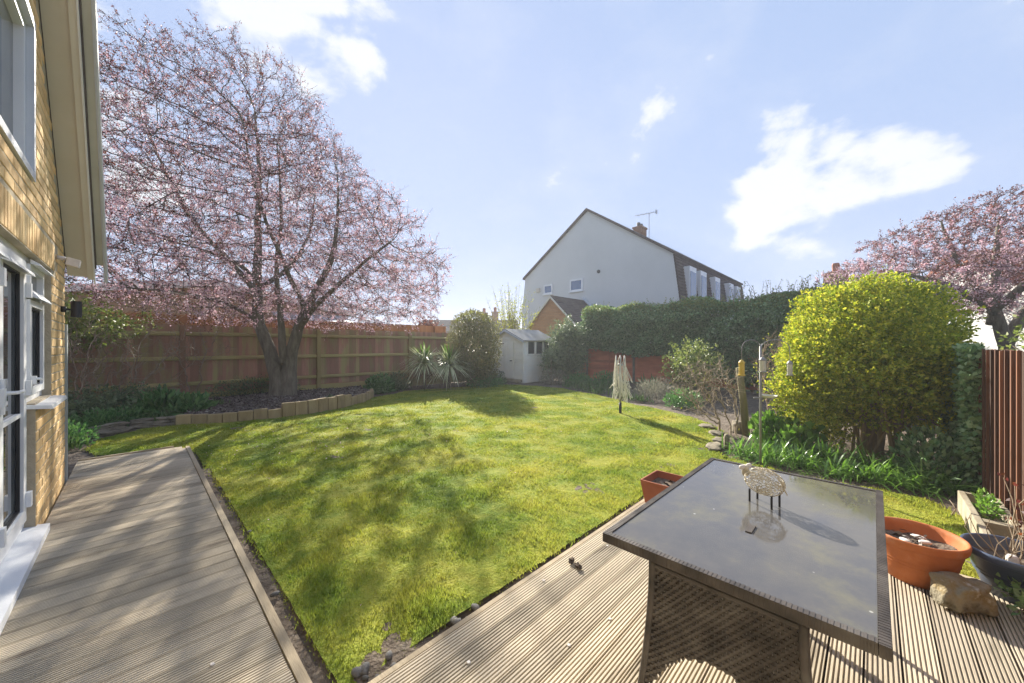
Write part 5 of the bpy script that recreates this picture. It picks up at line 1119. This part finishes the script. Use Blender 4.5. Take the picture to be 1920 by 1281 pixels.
def woven_panel(x, ya, yb, flare):
    """curved-foot end panel woven from horizontal strands over uprights"""
    m = MB(); ny, nz = 40, 46
    for iz in range(nz):
        z = TZ - .06 - iz * .0118
        f = iz / nz; e = flare * f ** 1.6
        y0, y1 = ya - e, yb + e
        for k in range(ny):
            t0, t1 = k / ny, (k + .96) / ny; a = y0 + (y1 - y0) * t0; b = y0 + (y1 - y0) * t1; tm = (t0 + t1) / 2
            arch = .33 + .05 * (1 - (2 * tm - 1) ** 2) * -1 + .20 * abs(2 * tm - 1) ** 3   # concave lower edge
            if TZ - z > arch: continue
            dx = .0035 * (1 if (k + iz) % 2 else -1)
            m.hexa([(x - .004 + dx, a, z - .0105), (x + .004 + dx, a, z - .0105), (x + .004 - dx, b, z - .0105), (x - .004 - dx, b, z - .0105), (x - .004 + dx, a, z), (x + .004 + dx, a, z), (x + .004 - dx, b, z), (x - .004 - dx, b, z)])
    p = m.build('woven_panel', 'rattan', tb, TO)
    for s, y in ((-1, ya), (1, yb)):
        pts = []; L_ = []
        for t in np.linspace(0, 1, 12):
            z = TZ - .035 - (TZ - .035) * t; f = (TZ - .06 - z) / (nz * .0118); pts.append((x, y + s * flare * max(f, 0) ** 1.6, z)); L_.append(.0125)
        MB().tube(pts, L_, 10).build('leg', 'rattan', tb, TO, True)
    MB().tube([(x, ya, TZ - .056), (x, yb, TZ - .056)], .008, 8).build('panel_rail', 'rattan', tb, TO)
woven_panel(TX0 + .035, TY0 + .16, TY1 - .17, .06); woven_panel(TX1 - .035, TY0 + .16, TY1 - .17, .06)
# cable slot cover seen in the glass
o = MB().box((1.555, .315, TZ + .0005), (1.625, .335, TZ + .004)).build('table_emblem', 'rattan', tb, TO)
# wire sheep: an airy shell of twisted wire on four dark legs
so = (1.885, .335, TZ); sh = empty('wire_sheep', so, 'small woven wire sheep ornament standing on the glass table', 'ornament')
ax = Vector((.34, .94, 0)).normalized()      # long axis, head end first
ay = Vector((-ax.y, ax.x, 0)); A_, B_, C_ = .078, .052, .056; cz = TZ + .096
def spt(th, ph, k=1.): # point on the body
    u = math.sin(th) * math.cos(ph); v = math.sin(th) * math.sin(ph); w = math.cos(th)
    p = ax * (w * A_ * k) + ay * (u * B_ * k) + Vector((0, 0, v * C_ * k)); return (so[0] + p.x, so[1] + p.y, cz + p.z)
m = MB()
for i in range(190):
    th, ph = math.acos(random.uniform(-1, 1)), random.uniform(0, 6.28); pts = []
    r = random.uniform(.10, .2); st = random.uniform(0, 6.28)
    for j in range(7): a = st + j * 1.0; pts.append(spt(th + r * math.cos(a), ph + r * math.sin(a) / max(math.sin(th), .35), 1 + random.uniform(-.03, .03)))
    m.tube(pts, .0011, 3, False)
for i in range(30):
    th, ph = math.acos(random.uniform(-1, 1)), random.uniform(0, 6.28); m.tube([spt(th, ph), spt(th + random.uniform(.3, .7), ph + random.uniform(-.5, .5)), spt(th + 1.0, ph + random.uniform(-.8, .8), .99)], .0012, 3, False)
m.build('wire_body', 'wire', sh, so)
hd = so[0] + ax.x * .080, so[1] + ax.y * .080, cz + .024
hm = stone_mesh('head', .018, .014, .025, 3, 2, .1); link('head', hm, 'wire', sh, (hd[0] - so[0], hd[1] - so[1], hd[2] - so[2]), True)
for s in (-1, 1):
    e = stone_mesh('ear', .016, .007, .010, 5, 2, .1); link('ear', e, 'white_obj', sh, (hd[0] - so[0] + ay.x * s * .024, hd[1] - so[1] + ay.y * s * .024, hd[2] - so[2] + .018), True, math.atan2(ay.y, ay.x))
    for q in (-.045, .045):
        b = Vector(so) + ax * q + ay * (.028 * s); MB().tube([b, b + Vector((0, 0, .055))], .0042, 8).build('leg', 'black', sh, so)
tl_ = Vector(spt(math.pi * .97, 0)); MB().tube([tl_, tl_ - ax * .015 - Vector((0, 0, .025))], [.004, .002], 5).build('tail', 'wire', sh, so)

# ------------------------------------------------------------------ pots, rock, trough, planter
def pot(name, label, c, r, h, base, mat, rim=.028, stuff=True):
    root = empty(name, c, label, 'plant pot')
    prof = [(0, 0.), (base, 0.), (base + (r - base) * .35, h * .35), (base + (r - base) * .68, h * .66), (r * .925, h * .80), (r * .935, h * .815), (r * .985, h * .82), (r, h * .86), (r * 1.02, h * .95), (r * 1.01, h * .99), (r * .98, h), (r * .93, h * .985), (r * .90, h * .9), (r * .86, h * .72), (r * .8, h * .66), (0, h * .66)]
    MB().lathe(prof, c, 56).build('pot_body', mat, root, c, True)
    for zz in (.42, .50): 
        rr = base + (r - base) * zz * 1.02; MB().lathe([(rr - .004, -.005), (rr + .004, 0), (rr - .002, .006)], (c[0], c[1], c[2] + h * zz), 56).build('moulded_ring', mat, root, c, True)
    bm = bmesh.new(); bmesh.ops.create_circle(bm, cap_ends=True, segments=32, radius=r * .87); bmesh.ops.subdivide_edges(bm, edges=bm.edges[:], cuts=3, use_grid_fill=True)
    bmesh.ops.triangulate(bm, faces=bm.faces[:])
    for v in bm.verts: v.co.z = h * .74 + .012 * mnoise.noise(v.co * 30) + .015 * mnoise.noise(v.co * 9)
    me = bpy.data.meshes.new('compost'); bm.to_mesh(me); bm.free(); link('compost', me, 'soil', root, smooth=True)
    return root
tp = pot('terracotta_pot', 'round terracotta bowl pot with bare compost and dry leaves on the deck edge', (3.16, -.175, 0), .2, .26, .13, 'terracotta')
Pc = np.array([(random.gauss(0, .07), random.gauss(0, .07), .200 + random.uniform(0, .012)) for _ in range(46)]); Dc = rand_dirs(46); Dc[:, 2] *= .3
V, F = leaf_geo(Pc, Dc, .032 * (.5 + rng.random(46)), .6, .1); o = link('dry_leaves', np_mesh('dry_leaves', V, F), 'chip', tp); o['kind'] = 'stuff'
for x, y, a in ((3.12, -.13, .4), (3.17, -.21, 2.), (3.23, -.19, 1.)):
    o = link('broken_shell', stone_mesh('broken_shell', .030, .018, .009, x * 3, 2, .3), 'white_obj', None, (x, y, .210), True, a); tag(o, 'pale broken shell piece lying on the terracotta pot compost', 'shell', 'shell pieces in the terracotta pot')
bp_ = pot('blue_pot', 'dark blue glazed bowl pot beside the rock with dry twiggy stems', (3.30, -.555, 0), .2, .24, .12, 'bluepot')
m = MB()
for i in range(26):
    a = random.uniform(0, 6.28); x, y = 3.30 + random.gauss(0, .06), -.555 + random.gauss(0, .05); p = [Vector((x, y, .17))]
    for t in range(3): p.append(p[-1] + Vector((math.cos(a) * .02 + random.gauss(0, .02), math.sin(a) * .02 + random.gauss(0, .02), random.uniform(.04, .10))))
    m.tube(p, [.004, .003, .002, .0015], 4)
m.build('dry_stems', 'bare_twig', bp_, (3.30, -.555, 0))
o = link('egg_ornament', stone_mesh('egg_ornament', .022, .022, .03, 1, 3, .02), 'white_obj', None, (3.22, -.52, .21), True); tag(o, 'small pale lilac egg-shaped ornament in the blue pot', 'ornament')
o = link('rock', stone_mesh('rock', .105, .075, .075, 4.4, 4, .4), 'rock', None, (2.95, -.315, .066), True, -.9); tag(o, 'weathered lichen-covered rock on the decking in front of the pots', 'rock')
# terracotta trough at the deck edge
tr_o = (3.02, 1.24, 0); tr_ = empty('terracotta_trough', tr_o, 'rectangular terracotta plastic trough on the lawn edge of the deck', 'plant pot')
def trough(mb, x0, x1, y0, y1, z0, z1, fl, th):
    o_ = [(x0 + fl, y0 + fl, z0), (x1 - fl, y0 + fl, z0), (x1 - fl, y1 - fl, z0), (x0 + fl, y1 - fl, z0), (x0, y0, z1), (x1, y0, z1), (x1, y1, z1), (x0, y1, z1), (x0 + th, y0 + th, z1), (x1 - th, y0 + th, z1), (x1 - th, y1 - th, z1), (x0 + th, y1 - th, z1), (x0 + th + .01, y0 + th + .01, z1 - .06), (x1 - th - .01, y0 + th + .01, z1 - .06), (x1 - th - .01, y1 - th - .01, z1 - .06), (x0 + th + .01, y1 - th - .01, z1 - .06)]
    mb.add(o_, [(3, 2, 1, 0), (0, 1, 5, 4), (1, 2, 6, 5), (2, 3, 7, 6), (3, 0, 4, 7), (4, 5, 9, 8), (5, 6, 10, 9), (6, 7, 11, 10), (7, 4, 8, 11), (8, 9, 13, 12), (9, 10, 14, 13), (10, 11, 15, 14), (11, 8, 12, 15)])
m = MB(); trough(m, 3.0, 3.34, 1.15, 1.42, .003, .20, .03, .012); m.build('trough_body', 'terra_dull', tr_, tr_o, bevel=.003)
MB().box((3.022, 1.172, .135), (3.318, 1.398, .142)).build('compost', 'soil', tr_, tr_o)
Pc = np.array([(random.uniform(3.04, 3.3) - 3.02, random.uniform(1.19, 1.38) - 1.24, .148) for _ in range(40)]); Dc = rand_dirs(40); Dc[:, 2] *= .3
V, F = leaf_geo(Pc, Dc, .045 * (.5 + rng.random(40)), .6, .1); o = link('dry_leaves', np_mesh('dry_leaves', V, F), 'chip', tr_); o['kind'] = 'stuff'
# narrow timber planter by the right fence
po = (4.5, -.62, -.1); pl = empty('timber_planter', po, 'weathered narrow timber planter frame at the foot of the board fence', 'planter')
for a, b in (((3.9, -.565, -.1), (5.05, -.525, .07)), ((3.9, -.75, -.1), (5.05, -.715, .06)), ((5.02, -.714, -.1), (5.06, -.566, .065)), ((3.92, -.714, -.1), (3.97, -.566, .05)), ((4.30, -.714, -.02), (4.37, -.566, .066))):
    MB().box(a, b).build('plank', 'driftwood', pl, po, bevel=.006)
MB().box((3.97, -.714, -.1), (5.02, -.567, -.03)).build('soil_fill', 'soil', pl, po)
mound('planter_weeds', 'green weeds growing inside the timber planter', 4.72, -.64, .2, .06, .10, 260, .035, 'strap', z=-.03)
rp = (3.85, -.66, -.1); rs = empty('bare_shrub', rp, 'spindly bare rose with a few russet leaves against the board fence', 'shrub')
m = MB(); Q = []
for i in range(7):
    p = [Vector((rp[0] + random.gauss(0, .05), rp[1] + random.gauss(0, .03), -.1))]
    for t in range(5): p.append(p[-1] + Vector((random.gauss(0, .05), random.gauss(0, .02), .12))); Q += [p[-1] + Vector((random.gauss(0, .02), random.gauss(0, .02), 0)) for _ in range(3)]
    m.tube(p, [.006, .005, .005, .004, .003, .002], 5)
m.build('stem', 'bare_twig', rs, rp); Q = np.array(Q); leaves('foliage', 'plum_leaf', rs, rp, Q, rand_dirs(len(Q)), .03 * np.ones(len(Q)), .6)
# edging slabs where the right bed meets the lawn
for i, (x, y, sx, sy, a, lb) in enumerate(((5.72, 1.60, .22, .09, .15, 'pale flat edging slab at the lawn corner below the bird feeder'), (6.15, 1.66, .18, .09, .1, 'flat edging slab between the lawn corner and the leaning post'), (6.6, 1.82, .16, .10, .5, 'flat edging slab at the foot of the leaning post'), (7.05, 2.1, .15, .1, .8, 'mossy edging stone beyond the leaning post'))):
    o = link('edging_slab', stone_mesh('edging_slab', sx, sy, .028, i * 5.5, 3, .5, .7), 'stone', None, (x, y, -.085), True, a); tag(o, lb, 'edging stone', 'edging slabs of the right bed')
o = link('upright_stone', stone_mesh('upright_stone', .06, .035, .11, 8, 3, .2), 'stone', None, (5.82, 1.48, -.02), True, .3); tag(o, 'small upright stone standing at the bed corner', 'stone')
o = link('boulder', stone_mesh('boulder', .14, .11, .10, 12, 3, .3), 'stone', None, (7.1, 1.62, -.04), True, .3); tag(o, 'grey boulder lying behind the leaning post', 'stone')

# ------------------------------------------------------------------ bird feeders, leaning post, rotary airer
fo = (5.35, .99, -.12); fp = empty('bird_feeder_pole', fo, 'slim grey bird feeder pole with two arched hooks', 'bird feeder pole')
MB().tube([(5.35, .99, -.12), (5.35, .99, .6), (5.352, .99, 1.36)], [.013, .013, .011], 10).build('pole', 'pole', fp, fo, True)
RV = Vector((.7009, -.7133, 0))
def hook(s, reach):
    p = []
    for t in np.linspace(0, 1, 12):
        a = math.pi * t; c = Vector((5.352, .99, 1.28)) + RV * (s * reach * (1 - math.cos(a)) / 2) + Vector((0, 0, .13 * math.sin(a) ** .8)); p.append(c)
    p.append(p[-1] - Vector((0, 0, .09))); return p
for s in (-1, 1):
    MB().tube(hook(s, .23 if s < 0 else .36), .0045, 6).build('hook', 'pole', fp, fo, True)
MB().tube([(5.30, 1.05, .70), (5.42, .92, .70)], .008, 8).build('tray_arm', 'pole', fp, fo)
MB().lathe([(0, 0), (.085, 0), (.095, .025), (.09, .025), (.08, .006), (0, .006)], (5.43, .92, .705), 24).build('tray', 'feeder_clear', fp, fo)
def feeder(label, c, body, roofm, h=.15, r=.032):
    root = empty('bird_feeder', c, label, 'bird feeder', 'feeders on the pole')
    MB().lathe([(0, 0), (r, 0), (r, h), (0, h)], c, 16).build('seed_tube', body, root, c)
    MB().lathe([(r * 1.12, h - .006), (r * 1.12, h + .008), (r * .5, h + .035), (.004, h + .042)], c, 16).build('cap', roofm, root, c)
    MB().lathe([(0, -.014), (r * 1.3, -.014), (r * 1.35, -.003), (r * 1.02, .0), (0, .0)], c, 16).build('base_tray', roofm, root, c)
    MB().tube([(c[0], c[1], c[2] + h + .03), (c[0], c[1], c[2] + h + .09)], .002, 4).build('hanger', 'pole', root, c)
    for z in (.04, .10): MB().tube([tuple(Vector(c) + RV * (-r * 1.5) + Vector((0, 0, z))), tuple(Vector(c) + RV * (r * 1.5) + Vector((0, 0, z)))], .003, 5).build('perch', 'pole', root, c)
a = Vector((5.352, .99, 1.28)); e1 = a + RV * -.23; e2 = a + RV * .36
feeder('yellow seed feeder hanging on the shorter hook of the feeder pole', (e1.x, e1.y, .985), 'feeder_yellow', 'feeder_yellow', .14)
feeder('clear seed feeder hanging on the hook against the golden bush', (e2.x, e2.y, .985), 'feeder_clear', 'pole', .13, .028)
c = a + RV * -.0 + Vector((-.03, -.028, 0)); feeder('clear grey-capped seed feeder fixed close to the feeder pole', (c.x, c.y, 1.03), 'feeder_clear', 'pole', .13, .034)
o = MB().tube([(6.9, 1.47, -.15), (6.86, 1.5, .4), (6.80, 1.55, .98)], [.058, .055, .05], 9).build('leaning_post', 'oldpost', None, None, True); tag(o, 'old lichen-green wooden post leaning in the right bed', 'post')
ao = (7.19, 3.84, -.11); ai = empty('rotary_airer', ao, 'folded rotary clothes airer with bundled cream lines on the lawn', 'clothes airer')
MB().tube([(7.19, 3.84, -.14), (7.19, 3.84, .12)], .028, 12).build('ground_socket', 'black', ai, ao, True)
MB().tube([(7.19, 3.84, .1), (7.19, 3.84, .95)], .02, 12).build('pole', 'pole', ai, ao, True)
for k in range(4):
    a = k * math.pi / 2 + .5; dx, dy = math.cos(a), math.sin(a)
    MB().tube([(7.19 + dx * .035, 3.84 + dy * .035, .22), (7.19 + dx * .07, 3.84 + dy * .07, .7), (7.19 + dx * .085, 3.84 + dy * .085, 1.13)], .011, 8).build('arm', 'pole', ai, ao, True)
MB().lathe([(.02, 0), (.05, .01), (.05, .05), (.02, .06)], (7.19, 3.84, .9), 14).build('collar', 'pole', ai, ao, True)
m = MB()
for i in range(38):
    a = random.choice([k * math.pi / 2 + .5 for k in range(4)]) + random.gauss(0, .1); b = a + random.choice((-1, 1)) * random.uniform(.3, 1.57); zt = random.uniform(.55, 1.12); zl = random.uniform(.12, .62)
    ra = .06 + .035 * zt; q = random.uniform(.10, .27); mid = (a + b) / 2
    pts = []
    for t in np.linspace(0, 1, 9):
        an = a + (b - a) * t; s = math.sin(math.pi * t) ** .55; rr = ra * (1 - s) + q * s; pts.append((7.19 + math.cos(an) * rr, 3.84 + math.sin(an) * rr, zt - (zt - zl) * s + random.gauss(0, .006)))
    m.tube(pts, .0058, 4)
o = m.build('clothes_lines', 'rope', ai, ao); o['kind'] = 'stuff'

# ------------------------------------------------------------------ terracotta bowl and ornament in the shaded bed
bo = (.30, 10.55, -.08); bl = empty('terracotta_bowl', bo, 'wide shallow terracotta bowl on a stand beside the fence post', 'bird bath')
MB().lathe([(0, 0), (.15, 0), (.12, .06), (.10, .26), (.14, .33), (0, .33)], bo, 28).build('stand', 'terra_dull', bl, bo, True)
MB().lathe([(0, .33), (.16, .335), (.27, .39), (.285, .42), (.27, .425), (.24, .395), (.1, .37), (0, .368)], bo, 36).build('basin', 'terra_dull', bl, bo, True)
MB().lathe([(0, .392), (.235, .392)], bo, 28).build('water', 'glass', bl, bo)
go = (-.50, 10.0, -.06); gn = empty('garden_ornament', go, 'tiny red, white and blue painted figure in the shaded bed', 'ornament')
MB().lathe([(0, 0), (.05, 0), (.055, .05), (.035, .10), (0, .10)], go, 16).build('body', 'blue_obj', gn, go, True)
MB().lathe([(0, .09), (.03, .10), (.042, .13), (.03, .165), (0, .17)], go, 16).build('head', 'white_obj', gn, go, True)
MB().lathe([(.045, .155), (.03, .17), (.015, .20), (0, .215)], go, 16).build('hat', 'red_obj', gn, go, True)
print('bricks', nb)

# ------------------------------------------------------------------ thin haze volume added to lift the far shade, standing in for lens glare
hz = MB().box((-310, -310, -1.3), (310, 310, 12.2)).build('haze', None); tag(hz, kind='stuff')
hm_ = bpy.data.materials.new('haze'); hm_.use_nodes = True; hn = hm_.node_tree; hn.nodes.remove(hn.nodes['Principled BSDF'])
pv = hn.nodes.new('ShaderNodeVolumePrincipled'); pv.inputs['Color'].default_value = (.93, .95, 1, 1); pv.inputs['Density'].default_value = .003; pv.inputs['Anisotropy'].default_value = .2
hn.links.new(pv.outputs[0], hn.nodes['Material Output'].inputs['Volume']); hz.data.materials.append(hm_)
